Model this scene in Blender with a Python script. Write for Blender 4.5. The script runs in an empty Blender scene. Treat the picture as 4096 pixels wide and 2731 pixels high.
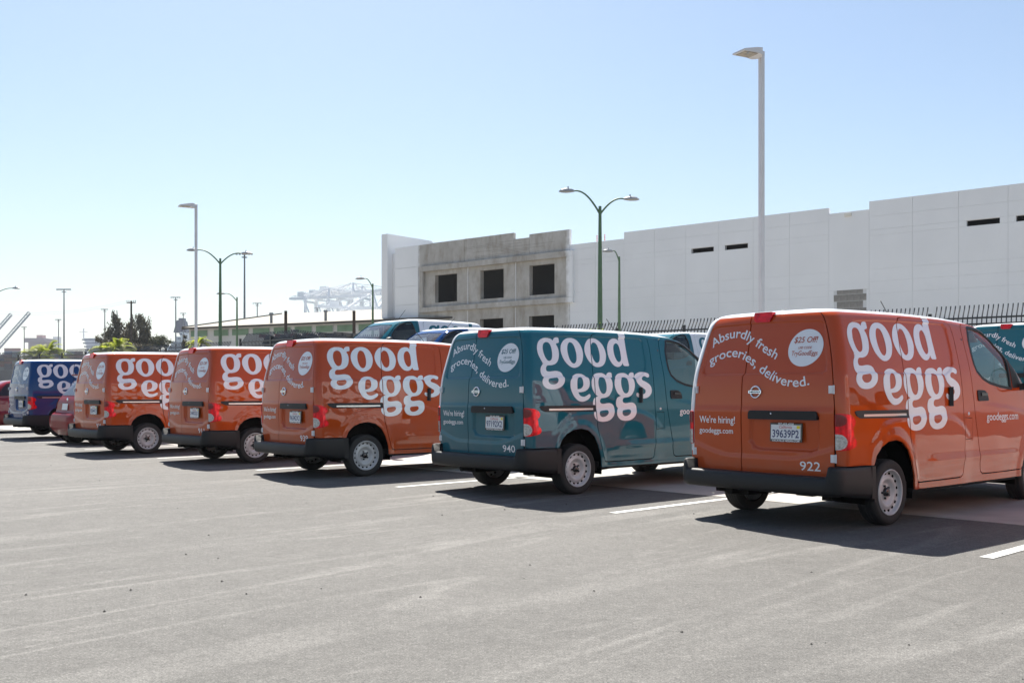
import bpy, bmesh, math, random
import numpy as np
from mathutils import Vector, Matrix
from mathutils.geometry import delaunay_2d_cdt

random.seed(7); np.random.seed(7)
scene = bpy.context.scene
COL = scene.collection
R = math.radians
EYE = 1.1885

# ------------------------------------------------------------------ camera
cam = bpy.data.cameras.new('camera'); camo = bpy.data.objects.new('camera', cam); COL.objects.link(camo)
camo.location = (0, 0, EYE); camo.rotation_euler = (R(90), 0, 0)
cam.sensor_width = 36.0; cam.lens = 36.0*4000.0/4096.0
cam.shift_y = (1561.2-1365.5)/4096.0
cam.clip_start = .1; cam.clip_end = 20000
scene.camera = camo
scene.render.resolution_x = 1024; scene.render.resolution_y = 682

# ------------------------------------------------------------------ sky and sun
SUN_AZ, SUN_EL = R(-13.0), R(52.5)          # azimuth clockwise from +Y, elevation
world = bpy.data.worlds.new('World'); scene.world = world; world.use_nodes = True
wn = world.node_tree; bg = wn.nodes['Background']
sky = wn.nodes.new('ShaderNodeTexSky'); sky.sky_type = 'NISHITA'; sky.sun_disc = False
sky.sun_elevation = SUN_EL; sky.sun_rotation = SUN_AZ
sky.altitude = 0; sky.air_density = 1.15; sky.dust_density = .8; sky.ozone_density = 2.6
wn.links.new(sky.outputs[0], bg.inputs[0]); bg.inputs[1].default_value = .055
sl = bpy.data.lights.new('sun', 'SUN'); sl.energy = 5.0; sl.angle = R(.53); sl.color = (1, .955, .88)
so = bpy.data.objects.new('sun', sl); COL.objects.link(so)
sd = Vector((math.sin(SUN_AZ)*math.cos(SUN_EL), math.cos(SUN_AZ)*math.cos(SUN_EL), math.sin(SUN_EL)))
so.rotation_euler = sd.to_track_quat('Z', 'Y').to_euler(); so.location = sd*60

vs = scene.view_settings
vs.view_transform = 'Standard'; vs.look = 'None'; vs.exposure = 1.32; vs.gamma = 1.0; vs.use_curve_mapping = False
scene.cycles.use_denoising = True
scene.cycles.max_bounces = 8; scene.cycles.transparent_max_bounces = 12; scene.cycles.volume_bounces = 0
scene.cycles.caustics_reflective = False; scene.cycles.caustics_refractive = False

# ------------------------------------------------------------------ object helpers
def obj(name, me, mat=None, parent=None, loc=None, rot=None):
    o = bpy.data.objects.new(name, me); COL.objects.link(o)
    if mat is not None:
        if len(o.data.materials) == 0: o.data.materials.append(mat)
        else: o.data.materials[0] = mat
    if parent is not None: o.parent = parent
    if loc is not None: o.location = loc
    if rot is not None: o.rotation_euler = rot
    return o
def empty(name, loc=(0, 0, 0), rz=0.0, parent=None):
    o = bpy.data.objects.new(name, None); COL.objects.link(o)
    o.location = loc; o.rotation_euler = (0, 0, rz); o.empty_display_size = .3
    if parent is not None: o.parent = parent
    return o
def tag(o, label, cat, group=None):
    o['label'] = label; o['category'] = cat
    if group: o['group'] = group
    return o
def structure(o): o['kind'] = 'structure'; return o
def copy_tree(o, parent=None):
    c = o.copy(); COL.objects.link(c); c.parent = parent
    for ch in list(o.children):
        copy_tree(ch, c)
    return c

class MB:
    """collects boxes, bars, tubes and sheets; build() links them as one mesh object"""
    def __init__(s): s.v = []; s.f = []; s.sm = []
    def add(s, vs_, fs, smooth=False):
        n = len(s.v); s.v += [tuple(p) for p in vs_]; s.f += [tuple(i+n for i in f) for f in fs]; s.sm += [smooth]*len(fs); return s
    def box(s, c, d, rz=0, M=None):
        x, y, z = d[0]/2, d[1]/2, d[2]/2
        p = [Vector((a*x, b*y, e*z)) for e in (-1, 1) for b in (-1, 1) for a in (-1, 1)]
        if rz: p = [Matrix.Rotation(rz, 3, 'Z') @ q for q in p]
        if M is not None: p = [M @ q for q in p]
        p = [q+Vector(c) for q in p]
        return s.add(p, [(0, 2, 3, 1), (4, 5, 7, 6), (0, 1, 5, 4), (2, 6, 7, 3), (0, 4, 6, 2), (1, 3, 7, 5)])
    def box2(s, a, b): return s.box([(a[i]+b[i])/2 for i in range(3)], [abs(b[i]-a[i]) for i in range(3)])
    def bar(s, a, b, w, h=None):
        a, b = Vector(a), Vector(b); h = h or w; d = b-a; L = d.length
        M = d.to_track_quat('Z', 'Y').to_matrix()
        return s.box((a+b)/2, (w, h, L), M=M)
    def tube(s, pts, rad, n=10, cap=True, smooth=True):
        pts = [Vector(p) for p in pts]; m = len(pts)
        rad = rad if hasattr(rad, '__len__') else [rad]*m
        V = []; F = []; up = None
        for i, p in enumerate(pts):
            d = (pts[min(i+1, m-1)]-pts[max(i-1, 0)]).normalized()
            if up is None: up = Vector((0, 0, 1)) if abs(d.z) < .9 else Vector((1, 0, 0))
            a = d.cross(up).normalized(); up2 = a.cross(d).normalized(); up = up2
            for k in range(n):
                t = 2*math.pi*k/n; V.append(p+a*math.cos(t)*rad[i]+up2*math.sin(t)*rad[i])
        for i in range(m-1):
            for k in range(n):
                F.append((i*n+k, i*n+(k+1) % n, (i+1)*n+(k+1) % n, (i+1)*n+k))
        s.add(V, F, smooth)
        if cap: s.add([V[k] for k in range(n)], [tuple(range(n))[::-1]]); s.add(V[-n:], [tuple(range(n))])
        return s
    def lathe(s, prof, n=48, axis='X', c=(0, 0, 0), smooth=True):
        V = []; F = []; m = len(prof)
        for k in range(n):
            t = 2*math.pi*k/n
            for (a, r) in prof:
                p = (a, r*math.cos(t), r*math.sin(t)) if axis == 'X' else (r*math.cos(t), r*math.sin(t), a)
                V.append((p[0]+c[0], p[1]+c[1], p[2]+c[2]))
        for k in range(n):
            for i in range(m-1):
                a, b = k*m+i, ((k+1) % n)*m+i
                F.append((a, a+1, b+1, b))
        return s.add(V, F, smooth)
    def grid(s, P, smooth=True, flip=False):
        P = np.asarray(P); a, b = P.shape[:2]
        F = [(i*b+j, (i+1)*b+j, (i+1)*b+j+1, i*b+j+1) for i in range(a-1) for j in range(b-1)]
        if flip: F = [f[::-1] for f in F]
        return s.add(P.reshape(-1, 3).tolist(), F, smooth)
    def mesh(s, name='mesh'):
        me = bpy.data.meshes.new(name); me.from_pydata(s.v, [], s.f)
        me.polygons.foreach_set('use_smooth', s.sm); me.update(); return me
    def build(s, name, mat, parent=None, loc=None, rot=None): return obj(name, s.mesh(name), mat, parent, loc, rot)
def bevelled(o, w, seg=2):
    m = o.modifiers.new('bevel', 'BEVEL'); m.width = w; m.segments = seg; m.limit_method = 'ANGLE'; m.angle_limit = R(40)
    return o

# ------------------------------------------------------------------ materials
MATS = {}
def mat(name, col, rough=.5, metal=0.0, coat=0.0, spec=.5, coat_r=.04, noise=None, bump=None, emit=None):
    """principled material; noise=(scale, amount, detail) varies the colour, bump=(scale, strength)"""
    m = bpy.data.materials.new(name); m.use_nodes = True; t = m.node_tree; b = t.nodes['Principled BSDF']
    b.inputs['Base Color'].default_value = (*col, 1); b.inputs['Roughness'].default_value = rough
    b.inputs['Metallic'].default_value = metal; b.inputs['Coat Weight'].default_value = coat
    b.inputs['Coat Roughness'].default_value = coat_r; b.inputs['Coat IOR'].default_value = 1.52; b.inputs['Specular IOR Level'].default_value = spec
    if noise or bump:
        tc = t.nodes.new('ShaderNodeTexCoord')
    if noise:
        n = t.nodes.new('ShaderNodeTexNoise'); n.inputs['Scale'].default_value = noise[0]; n.inputs['Detail'].default_value = noise[2] if len(noise) > 2 else 4
        t.links.new(tc.outputs['Object'], n.inputs['Vector'])
        r = t.nodes.new('ShaderNodeMapRange'); r.inputs[1].default_value = .3; r.inputs[2].default_value = .7
        r.inputs[3].default_value = 1-noise[1]; r.inputs[4].default_value = 1+noise[1]
        t.links.new(n.outputs['Fac'], r.inputs[0])
        mu = t.nodes.new('ShaderNodeMix'); mu.data_type = 'RGBA'; mu.blend_type = 'MULTIPLY'; mu.inputs[0].default_value = 1
        mu.inputs[6].default_value = (*col, 1); t.links.new(r.outputs[0], mu.inputs[7]); t.links.new(mu.outputs[2], b.inputs['Base Color'])
    if bump:
        n2 = t.nodes.new('ShaderNodeTexNoise'); n2.inputs['Scale'].default_value = bump[0]; n2.inputs['Detail'].default_value = 3
        t.links.new(tc.outputs['Object'], n2.inputs['Vector'])
        bp = t.nodes.new('ShaderNodeBump'); bp.inputs['Strength'].default_value = bump[1]; bp.inputs['Distance'].default_value = .01
        t.links.new(n2.outputs['Fac'], bp.inputs['Height']); t.links.new(bp.outputs[0], b.inputs['Normal'])
    MATS[name] = m; return m
def paint(name, col, coat=.9, split=None):
    """car paint with road dust low down; split=(colour, y, z): vinyl of that colour behind y and above z"""
    m = mat(name, col, rough=.45, coat=coat, spec=0.0, coat_r=.02); t = m.node_tree; b = t.nodes['Principled BSDF']; L = t.links.new
    tc = t.nodes.new('ShaderNodeTexCoord'); sx = t.nodes.new('ShaderNodeSeparateXYZ'); L(tc.outputs['Object'], sx.inputs[0])
    def mth(op, x, y):
        n = t.nodes.new('ShaderNodeMath'); n.operation = op
        for i, k in enumerate((x, y)):
            if isinstance(k, (int, float)): n.inputs[i].default_value = k
            else: L(k, n.inputs[i])
        return n.outputs[0]
    def mixc(f, c1, c2):
        n = t.nodes.new('ShaderNodeMix'); n.data_type = 'RGBA'
        for i, k in ((0, f), (6, c1), (7, c2)):
            if isinstance(k, tuple): n.inputs[i].default_value = (*k, 1)
            elif isinstance(k, (int, float)): n.inputs[i].default_value = k
            else: L(k, n.inputs[i])
        return n.outputs[2]
    c = col
    if split:
        c = mixc(mth('MULTIPLY', mth('LESS_THAN', sx.outputs[1], split[1]), mth('GREATER_THAN', sx.outputs[2], split[2])), col, split[0])
    nz = t.nodes.new('ShaderNodeTexNoise'); nz.inputs['Scale'].default_value = 5; nz.inputs['Detail'].default_value = 7; nz.inputs['Roughness'].default_value = .65; L(tc.outputs['Object'], nz.inputs['Vector'])
    mr = t.nodes.new('ShaderNodeMapRange'); mr.inputs[1].default_value = .85; mr.inputs[2].default_value = .30; mr.inputs[3].default_value = 0; mr.inputs[4].default_value = .22; L(sx.outputs[2], mr.inputs[0])
    dust = mth('MULTIPLY', mr.outputs[0], mth('MULTIPLY', nz.outputs['Fac'], mth('MULTIPLY', nz.outputs['Fac'], 2.2)))
    L(mixc(dust, c, (.20, .16, .125)), b.inputs['Base Color'])
    L(mth('ADD', mth('MULTIPLY', dust, .5), .015), b.inputs['Coat Roughness'])
    wv = t.nodes.new('ShaderNodeTexNoise'); wv.inputs['Scale'].default_value = 3.2; wv.inputs['Detail'].default_value = 1.5; L(tc.outputs['Object'], wv.inputs['Vector'])
    bm = t.nodes.new('ShaderNodeBump'); bm.inputs['Strength'].default_value = 1.0; bm.inputs['Distance'].default_value = .0022; L(wv.outputs['Fac'], bm.inputs['Height']); L(bm.outputs[0], b.inputs['Coat Normal']); return m

C_ORANGE, C_TEAL, C_BLUE = (.46, .064, .009), (.011, .115, .152), (.0, .042, .165)
P_ORANGE = paint('orange_paint', C_ORANGE)
P_TEAL = paint('teal_paint', C_TEAL)
P_BLUE = paint('blue_paint', C_BLUE)
P_WHITE = paint('white_paint', (.80, .80, .80))
P_RED = paint('red_paint', (.24, .016, .020), .4)
P_CRIMSON = paint('crimson_paint', (.20, .008, .015))
VINYL = mat('white_vinyl', (.78, .78, .80), rough=.28, coat=.6, coat_r=.05)
BLACK_PL = mat('black_plastic', (.011, .0115, .013), rough=.50, spec=.35, noise=(60, .12, 2), bump=(420, .10))
BLACK_GL = mat('black_gloss', (.010, .010, .011), rough=.12, coat=.5)
RUBBER = mat('tyre_rubber', (.018, .018, .018), rough=.75, noise=(30, .15, 3))
STEEL = mat('wheel_steel', (.50, .505, .51), rough=.42, metal=.2, noise=(14, .10, 4))
CHROME = mat('chrome', (.82, .82, .84), rough=.12, metal=1.0)
ALU = mat('aluminium_rail', (.62, .60, .56), rough=.35, metal=.8)
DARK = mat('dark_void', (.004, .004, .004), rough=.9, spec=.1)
UNDER = mat('underbody', (.010, .010, .010), rough=.8, spec=.2, noise=(8, .4, 4))
LENS_RED = mat('red_lens', (.66, .001, .010), rough=.26, metal=.5, coat=.3, noise=(26, .40, 2))
LENS_DARK = mat('dark_red_lens', (.17, .001, .006), rough=.15, coat=.6, spec=.3)
LENS_CLEAR = mat('clear_lens', (.42, .42, .41), rough=.16, metal=.35, coat=1.0, noise=(55, .30, 1), bump=(70, .6))
HINGE = mat('hinge_white', (.66, .67, .69), rough=.35, coat=.4)
PLATE = mat('plate_white', (.70, .71, .72), rough=.4, coat=.2)
INK_NAVY = mat('plate_ink', (.03, .04, .13), rough=.5)
INK_RED = mat('plate_red', (.5, .03, .04), rough=.5)
YELLOW = mat('sticker_yellow', (.75, .60, .02), rough=.5)
TRIM = mat('interior_grey', (.055, .055, .058), rough=.7, noise=(25, .1, 3))
TRIM_L = mat('interior_light', (.22, .22, .22), rough=.7)
def glass(name, tint, f0=.05):
    """thin pane: tinted see-through with a mirror layer that grows towards grazing angles (Schlick)"""
    m = bpy.data.materials.new(name); m.use_nodes = True; t = m.node_tree; t.nodes.clear(); L = t.links.new
    o = t.nodes.new('ShaderNodeOutputMaterial'); tr = t.nodes.new('ShaderNodeBsdfTransparent'); tr.inputs[0].default_value = (*tint, 1)
    g = t.nodes.new('ShaderNodeBsdfGlossy'); g.inputs['Roughness'].default_value = .015; g.inputs[0].default_value = (1, 1, 1, 1)
    lw = t.nodes.new('ShaderNodeLayerWeight'); lw.inputs[0].default_value = .5
    pw = t.nodes.new('ShaderNodeMath'); pw.operation = 'POWER'; pw.inputs[1].default_value = 5; L(lw.outputs['Facing'], pw.inputs[0])
    ma = t.nodes.new('ShaderNodeMath'); ma.operation = 'MULTIPLY_ADD'; ma.inputs[1].default_value = 1-f0; ma.inputs[2].default_value = f0; L(pw.outputs[0], ma.inputs[0])
    mx = t.nodes.new('ShaderNodeMixShader'); L(ma.outputs[0], mx.inputs[0]); L(tr.outputs[0], mx.inputs[1]); L(g.outputs[0], mx.inputs[2])
    L(mx.outputs[0], o.inputs[0]); return m
GLASS = glass('window_glass', (.80, .88, .85)); GLASS_WS = glass('windscreen_glass', (.76, .85, .83), .10)
GLASS_DK = glass('dark_window_glass', (.30, .36, .34), .06)
WRAP = (.76, .76, .78)
LEFT = {p: paint(p.name+'_left_side', c, split=(WRAP, 2.40, .62)) for p, c in ((P_ORANGE, C_ORANGE), (P_TEAL, C_TEAL), (P_BLUE, C_BLUE))}
P_WRAP = paint('white_wrap', WRAP)

# ------------------------------------------------------------------ lot frame (a along the row to the left, b into the stalls)
LO = np.array((2.04, 11.49)); RA = np.array((-.6770, .7360)); SB = np.array((.7360, .6770))
HEAD = math.atan2(SB[0], SB[1])             # stall heading, clockwise from +Y
def ground_z(x, y):
    b = (np.asarray(x)-LO[0])*SB[0]+(np.asarray(y)-LO[1])*SB[1]
    t = np.clip(b-1.0, 0, 13); return .06*t*np.clip(t/2.0, 0, 1)
def lot(a, b, dz=0.0):
    p = LO+RA*a+SB*b; return Vector((p[0], p[1], float(ground_z(*p))+dz))

# ---- body profile tables
ROWS=np.array([  # level q, height z, half width, rear y, front y, rear and front corner radius
(0.18,0.18,0.815,0.18,4.42,0.08,0.3),
(0.3,0.3,0.829,0.155,4.58,0.09,0.3),
(0.45,0.45,0.836,0.138,4.65,0.09,0.32),
(0.6,0.6,0.838,0.125,4.66,0.09,0.34),
(0.8,0.8,0.839,0.116,4.62,0.09,0.38),
(0.95,0.95,0.838,0.112,4.52,0.09,0.42),
(1.05,1.05,0.835,0.112,4.3,0.09,0.42),
(1.12,1.12,0.83,0.113,4.06,0.09,0.36),
(1.2,1.2,0.823,0.116,3.94,0.09,0.34),
(1.34,1.34,0.807,0.128,3.77,0.09,0.32),
(1.5,1.5,0.775,0.155,3.57,0.09,0.3),
(1.65,1.65,0.735,0.18,3.37,0.09,0.28),
(1.75,1.75,.704,.195,3.22,0.095,0.27),
(1.8,1.8,.684,.206,3.12,0.1,0.26),
(1.86,1.842,.648,.224,2.98,0.11,0.25),
(1.94,1.872,.580,.258,2.78,0.13,0.24),
(2.06,1.888,.445,.36,2.52,0.15,0.2),
(2.24,1.8945,0.22,0.64,2.15,0.12,0.12),
(2.44,1.895,0.004,0.86,1.8,0.002,0.002)])
def pchip(x,y,xi):
    h=np.diff(x);d=np.diff(y)/h;m=np.zeros_like(y)
    for i in range(1,len(x)-1):
        if d[i-1]*d[i]>0:
            w1=2*h[i]+h[i-1];w2=h[i]+2*h[i-1];m[i]=(w1+w2)/(w1/d[i-1]+w2/d[i])
    m[0]=d[0];m[-1]=d[-1]
    k=np.clip(np.searchsorted(x,xi)-1,0,len(h)-1);t=(xi-x[k])/h[k]
    return y[k]*(1+2*t)*(1-t)**2+m[k]*h[k]*t*(1-t)**2+y[k+1]*t*t*(3-2*t)-m[k+1]*h[k]*t*t*(1-t)
QT=np.linspace(.18,2.44,1200);TAB=[pchip(ROWS[:,0],ROWS[:,i],QT) for i in range(7)]
def pr(q,i): return np.interp(q,QT,TAB[i])
CY=np.array([0,.4,.9,1.5,2.1,2.5,2.9,3.2,4.7]);CZ=np.array([1.905,1.915,1.925,1.932,1.928,1.914,1.888,1.85,1.80])
def crown(y): return (np.interp(y,np.linspace(0,4.7,300),pchip(CY,CZ,np.linspace(0,4.7,300)))-1.5)/.395

GLYPH={'g1':[[(564,1763),(612,1754),(638,1737,1),(656,1758),(685,1770),(715,1772),(733,1765),(733,1744),(728,1721),(713,1713),(687,1708),(673,1698,1),(688,1676),(697,1640),(694,1599),(680,1555),(653,1517),(615,1490),(575,1476),(532,1470),(499,1469),(477,1463),(460,1445),(455,1426),(459,1408),(478,1401),(507,1400),(549,1404),(600,1408),(651,1402),(683,1386),(700,1362),(712,1338),(716,1318),(712,1295),(699,1269),(671,1243),(627,1220),(576,1206),(525,1201),(475,1202),(429,1210),(393,1229),(370,1257),(366,1286),(378,1316),(398,1334,1),(372,1348),(356,1378),(354,1410),(366,1443),(390,1469),(428,1488,1),(399,1506),(372,1550),(356,1591),(354,1639),(366,1680),(393,1718),(433,1746),(483,1760),(526,1764)],[(530,1719),(560,1714),(581,1694),(591,1657),(590,1612),(582,1572),(565,1538),(541,1522),(518,1518),(494,1528),(473,1555),(459,1592),(455,1633),(462,1670),(479,1699),(504,1714)],[(483,1322),(525,1327),(567,1331),(597,1332),(613,1321),(616,1306),(606,1284),(579,1265),(545,1256),(516,1255),(487,1261),(467,1276),(459,1293),(467,1312)]],'o1':[[(932,1770),(983,1763),(1029,1740),(1064,1700),(1082,1652),(1082,1600),(1067,1553),(1038,1508),(993,1472),(946,1453),(902,1447),(855,1455),(807,1483),(765,1523),(741,1570),(731,1618),(739,1666),(764,1707),(812,1744),(869,1765)],[(908,1724),(939,1714),(959,1687),(970,1643),(972,1599),(964,1551),(947,1518),(922,1499),(902,1496),(876,1507),(853,1535),(840,1575),(837,1619),(844,1663),(864,1701),(888,1721)]],'o2':[[(1289,1774),(1346,1768),(1399,1743),(1439,1706),(1462,1658),(1467,1603),(1452,1554),(1425,1514),(1384,1481),(1331,1464),(1285,1461),(1242,1469),(1192,1499),(1149,1539),(1125,1583),(1117,1630),(1127,1675),(1155,1716),(1197,1752),(1243,1769)],[(1295,1730),(1325,1722),(1346,1696),(1357,1656),(1360,1612),(1351,1564),(1335,1531),(1311,1513),(1288,1509),(1262,1519),(1240,1548),(1226,1584),(1222,1628),(1229,1669),(1248,1706),(1271,1725)]],'d':[[(1838,2000,1),(1769,1879),(1740,1795),(1733,1759,1),(1710,1776),(1670,1783),(1626,1778),(1579,1761),(1543,1730),(1515,1689),(1504,1644),(1503,1596),(1518,1548),(1549,1508),(1586,1480),(1635,1468),(1678,1475),(1714,1495),(1735,1519,1),(1740,1495),(1759,1482),(1778,1481),(1825,1481),(1841,1491),(1840,1508),(1835,1557),(1835,1662),(1852,1791),(1895,1890),(1958,2000,1)],[(1678,1732),(1704,1723),(1721,1697),(1727,1660),(1726,1607),(1719,1562),(1702,1536),(1677,1525),(1654,1529),(1630,1554),(1614,1594),(1611,1639),(1618,1680),(1639,1714)]],'e':[[(955,1381),(1003,1377),(1045,1361),(1070,1344),(1099,1328),(1109,1305),(1110,1271),(1097,1229),(1064,1198),(1023,1180),(978,1171),(934,1168),(915,1168,1),(923,1150),(941,1130),(976,1118),(1015,1119),(1055,1133),(1083,1146),(1100,1146),(1109,1131),(1103,1112),(1071,1088),(1030,1071),(982,1062),(934,1064),(891,1081),(849,1115),(817,1162),(798,1210),(797,1259),(808,1300),(837,1333),(870,1360),(911,1376)],[(955,1338),(981,1337),(999,1316),(1006,1282),(1001,1248),(980,1222),(945,1207),(904,1203,1),(905,1229),(908,1274),(916,1311),(930,1332)]],'g2':[[(1335,1393),(1379,1381),(1413,1363,1),(1430,1387),(1464,1401),(1496,1400),(1510,1388),(1508,1346),(1498,1338),(1470,1336,1),(1488,1303),(1495,1261),(1487,1215),(1462,1169),(1424,1130),(1377,1109),(1331,1102),(1290,1098),(1269,1085),(1261,1066),(1267,1047),(1288,1036),(1319,1033),(1374,1039),(1420,1041),(1460,1031),(1489,1007),(1499,977),(1494,931),(1477,892),(1440,858),(1390,836),(1326,827),(1272,827),(1218,837),(1178,859),(1154,889),(1146,920),(1156,950),(1174,974,1),(1152,999),(1143,1029),(1147,1063),(1169,1097),(1197,1110),(1233,1122,1),(1194,1142),(1160,1184),(1143,1229),(1141,1271),(1151,1313),(1176,1343),(1211,1374),(1258,1389)],[(1300,1340),(1338,1341),(1368,1322),(1383,1283),(1389,1238),(1382,1192),(1362,1161),(1338,1150),(1316,1150),(1289,1165),(1269,1199),(1256,1241),(1254,1283),(1264,1317),(1282,1336)],[(1273,952),(1318,957),(1363,960),(1386,953),(1393,936),(1383,913),(1354,893),(1313,882),(1272,884),(1247,902),(1241,922),(1250,943)]],'s':[[(2040,1413),(2094,1409),(2141,1397),(2160,1381),(2156,1361),(2141,1348),(2113,1350),(2085,1362),(2053,1360),(2029,1347),(2020,1327),(2033,1311),(2074,1299),(2121,1279),(2161,1254),(2182,1221),(2184,1180),(2168,1148),(2134,1119),(2083,1099),(2027,1091),(1967,1097),(1920,1112),(1900,1132),(1903,1152),(1918,1162),(1942,1154),(1983,1144),(2032,1144),(2062,1160),(2072,1180),(2062,1201),(2022,1221),(1970,1249),(1932,1282),(1913,1318),(1901,1346),(1916,1375),(1957,1397),(2003,1410)]]}
# ------------------------------------------------------------------ van body surface
def prof_y(q): return pr(q, 3)
BULGE = .035; SR = .70; SC = .84
def poly_sd(P, poly):
    """signed distance (negative inside) of points P (N,2) to a closed polygon"""
    A = np.asarray(poly, float); B = np.roll(A, -1, 0); d = np.full(len(P), 1e9); ins = np.zeros(len(P), bool)
    for a, b in zip(A, B):
        e = b-a; w = P-a; t = np.clip((w@e)/max(e@e, 1e-12), 0, 1); d = np.minimum(d, np.hypot(*(w-t[:, None]*e).T))
        c = (a[1] > P[:, 1]) != (b[1] > P[:, 1])
        with np.errstate(divide='ignore', invalid='ignore'):
            xi = a[0]+(P[:, 1]-a[1])/(b[1]-a[1] if b[1] != a[1] else 1e-12)*(b[0]-a[0])
        ins ^= c & (P[:, 0] < xi)
    return np.where(ins, -d, d)
def inside(P, loops):
    ins = np.zeros(len(P), bool)
    for L in loops:
        A = np.asarray(L, float); B = np.roll(A, -1, 0)
        for a, b in zip(A, B):
            if a[1] == b[1]: continue
            c = (a[1] > P[:, 1]) != (b[1] > P[:, 1]); xi = a[0]+(P[:, 1]-a[1])/(b[1]-a[1])*(b[0]-a[0]); ins ^= c & (P[:, 0] < xi)
    return ins
def sstep(a, b, x): t = np.clip((x-a)/(b-a), 0, 1); return t*t*(3-2*t)
SIDE_REC = [(.47, 1.74), (.41, 1.54), (.393, 1.39), (.42, 1.341), (1.15, 1.341), (1.94, 1.336), (2.054, 1.38), (2.115, 1.45), (2.14, 1.54), (2.147, 1.69), (2.15, 1.765), (2.118, 1.80), (1.5, 1.792), (.96, 1.788), (.60, 1.775), (.52, 1.765)]
REAR_REC = [(-.60, 1.75), (-.55, 1.772), (0, 1.782), (.55, 1.772), (.60, 1.75), (.655, 1.41), (.65, 1.36), (.62, 1.335), (-.62, 1.335), (-.65, 1.36), (-.655, 1.41)]
PLATE_REC = [(-.075, .97), (-.085, .74), (-.045, .685), (.02, .668), (.53, .668), (.585, .69), (.60, .74), (.60, .97)]
def disp_side(y, q):
    P = np.stack([y, q], 1)
    d = -.015*sstep(.009, -.009, poly_sd(P, SIDE_REC))
    zc = np.interp(y, [.3, .55, .66, .78, .9, 1.05, 1.5, 1.9, 2.05, 2.2, 2.4], [.55, .735, .82, .895, .922, .945, .955, .95, .92, .86, .72])
    d += .012*sstep(.035, -.03, q-zc)*sstep(.45, .7, y)*sstep(2.45, 2.2, y)
    d += .010*np.clip(1-np.abs(q-.545)/.05, 0, 1)*sstep(1.45, 1.8, y)*sstep(3.5, 3.2, y)
    d += -.006*sstep(.30, .36, q)*sstep(.50, .42, q)*sstep(1.3, 1.5, y)
    for cy in (.931, 3.83):
        r = np.hypot((y-cy)/.355, (q-.30)/.455); d += .014*sstep(1.28, 1.05, r)
    # front door hollow behind the wheel and the wing crease
    zc2 = np.interp(y, [2.45, 2.8, 3.2, 3.7, 4.2], [1.06, 1.05, 1.02, .95, .86]); d += .010*sstep(.03, -.03, q-zc2)*sstep(2.5, 3.0, y)
    return d
def disp_rear(x, q):
    P = np.stack([x, q], 1)
    d = -.014*sstep(.009, -.009, poly_sd(P, REAR_REC)) - .034*sstep(.016, -.016, poly_sd(P, PLATE_REC))*sstep(.99, .95, q)
    zc = .60+.10*np.clip((np.abs(x)-.30)/.42, 0, 1)**1.6
    d += .010*sstep(.03, -.03, q-zc)
    d += .008*sstep(.03, -.03, q-1.03)
    return d
def rear_map(s, q, off=0.0):
    """rear chart: s in [-.84,.84+] around the rear and on along the side; right side for s>0"""
    s = np.asarray(s, float); q = np.asarray(q, float); sg = np.where(s < 0, -1.0, 1.0); a = np.abs(s)
    W = pr(q, 2); Yr = pr(q, 3); rc = pr(q, 5); z = pr(q, 1)
    x = np.where(a <= SR, a/SR*(W-rc), 0); y = Yr+BULGE*np.clip(a/SR, 0, 1)**2
    ang = np.clip((a-SR)/(SC-SR), 0, 1)*np.pi/2
    x = np.where(a > SR, W-rc+rc*np.sin(ang), x); y = np.where(a > SR, y+rc*(1-np.cos(ang)), y); y = np.where(a > SC, y+(a-SC), y)
    return front_fix(x, y, z, q, sg, a, W)
def front_fix(x, y, z, q, sg, a, W):
    Yf = pr(q, 4); rf = pr(q, 6)
    t = np.clip((y-(Yf-rf))/rf, 0, .999)
    x = np.where(a > SC, W-rf*(1-np.sqrt(1-t*t)), x)
    x = x*(1-.05*np.clip((y-2.9)/1.7, 0, 1)**2)
    z = np.where(z > 1.5, 1.5+(z-1.5)*crown(y), z)
    dr = np.where(a <= SR, disp_rear(sg*x, q), 0); ds = np.where(a > SC, disp_side(y, q), 0)
    return np.stack([sg*(x+ds), y-dr, z], -1)
def y2s(y, q): return np.asarray(y)-(pr(q, 3)+BULGE+pr(q, 5))+SC
def x2s(x, q): return np.asarray(x)/(pr(q, 2)-pr(q, 5))*SR
def front_map(x, q):
    x = np.asarray(x, float); q = np.asarray(q, float); W = pr(q, 2); Yf = pr(q, 4); rf = pr(q, 6); z = pr(q, 1)
    a = np.abs(x); t = np.clip((a-(W-rf))/rf, 0, .999); y = Yf-rf*(1-np.sqrt(1-t*t))-.06*(a/.8)**2*np.clip((q-.9)/.3, 0, 1)
    xx = x*(1-.05*np.clip((y-2.9)/1.7, 0, 1)**2); z = np.where(z > 1.5, 1.5+(z-1.5)*crown(y), z)
    return np.stack([xx, y, z], -1)
def with_normals(fn, u, q, sgn=1):
    e = 1.5e-3; P = fn(u, q); du = fn(u+e, q)-fn(u-e, q); dq = fn(u, q+e)-fn(u, q-e)
    N = np.cross(du, dq)*sgn; N /= np.maximum(np.linalg.norm(N, axis=1, keepdims=True), 1e-12); return P, N
def resample(L, h, closed=True):
    L = np.asarray(L, float); out = []
    n = len(L) if closed else len(L)-1
    for i in range(n):
        a, b = L[i], L[(i+1) % len(L)]; k = max(1, int(np.ceil(np.hypot(*(b-a))/h)))
        for j in range(k): out.append(a+(b-a)*j/k)
    if not closed: out.append(L[-1])
    return np.array(out)
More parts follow.
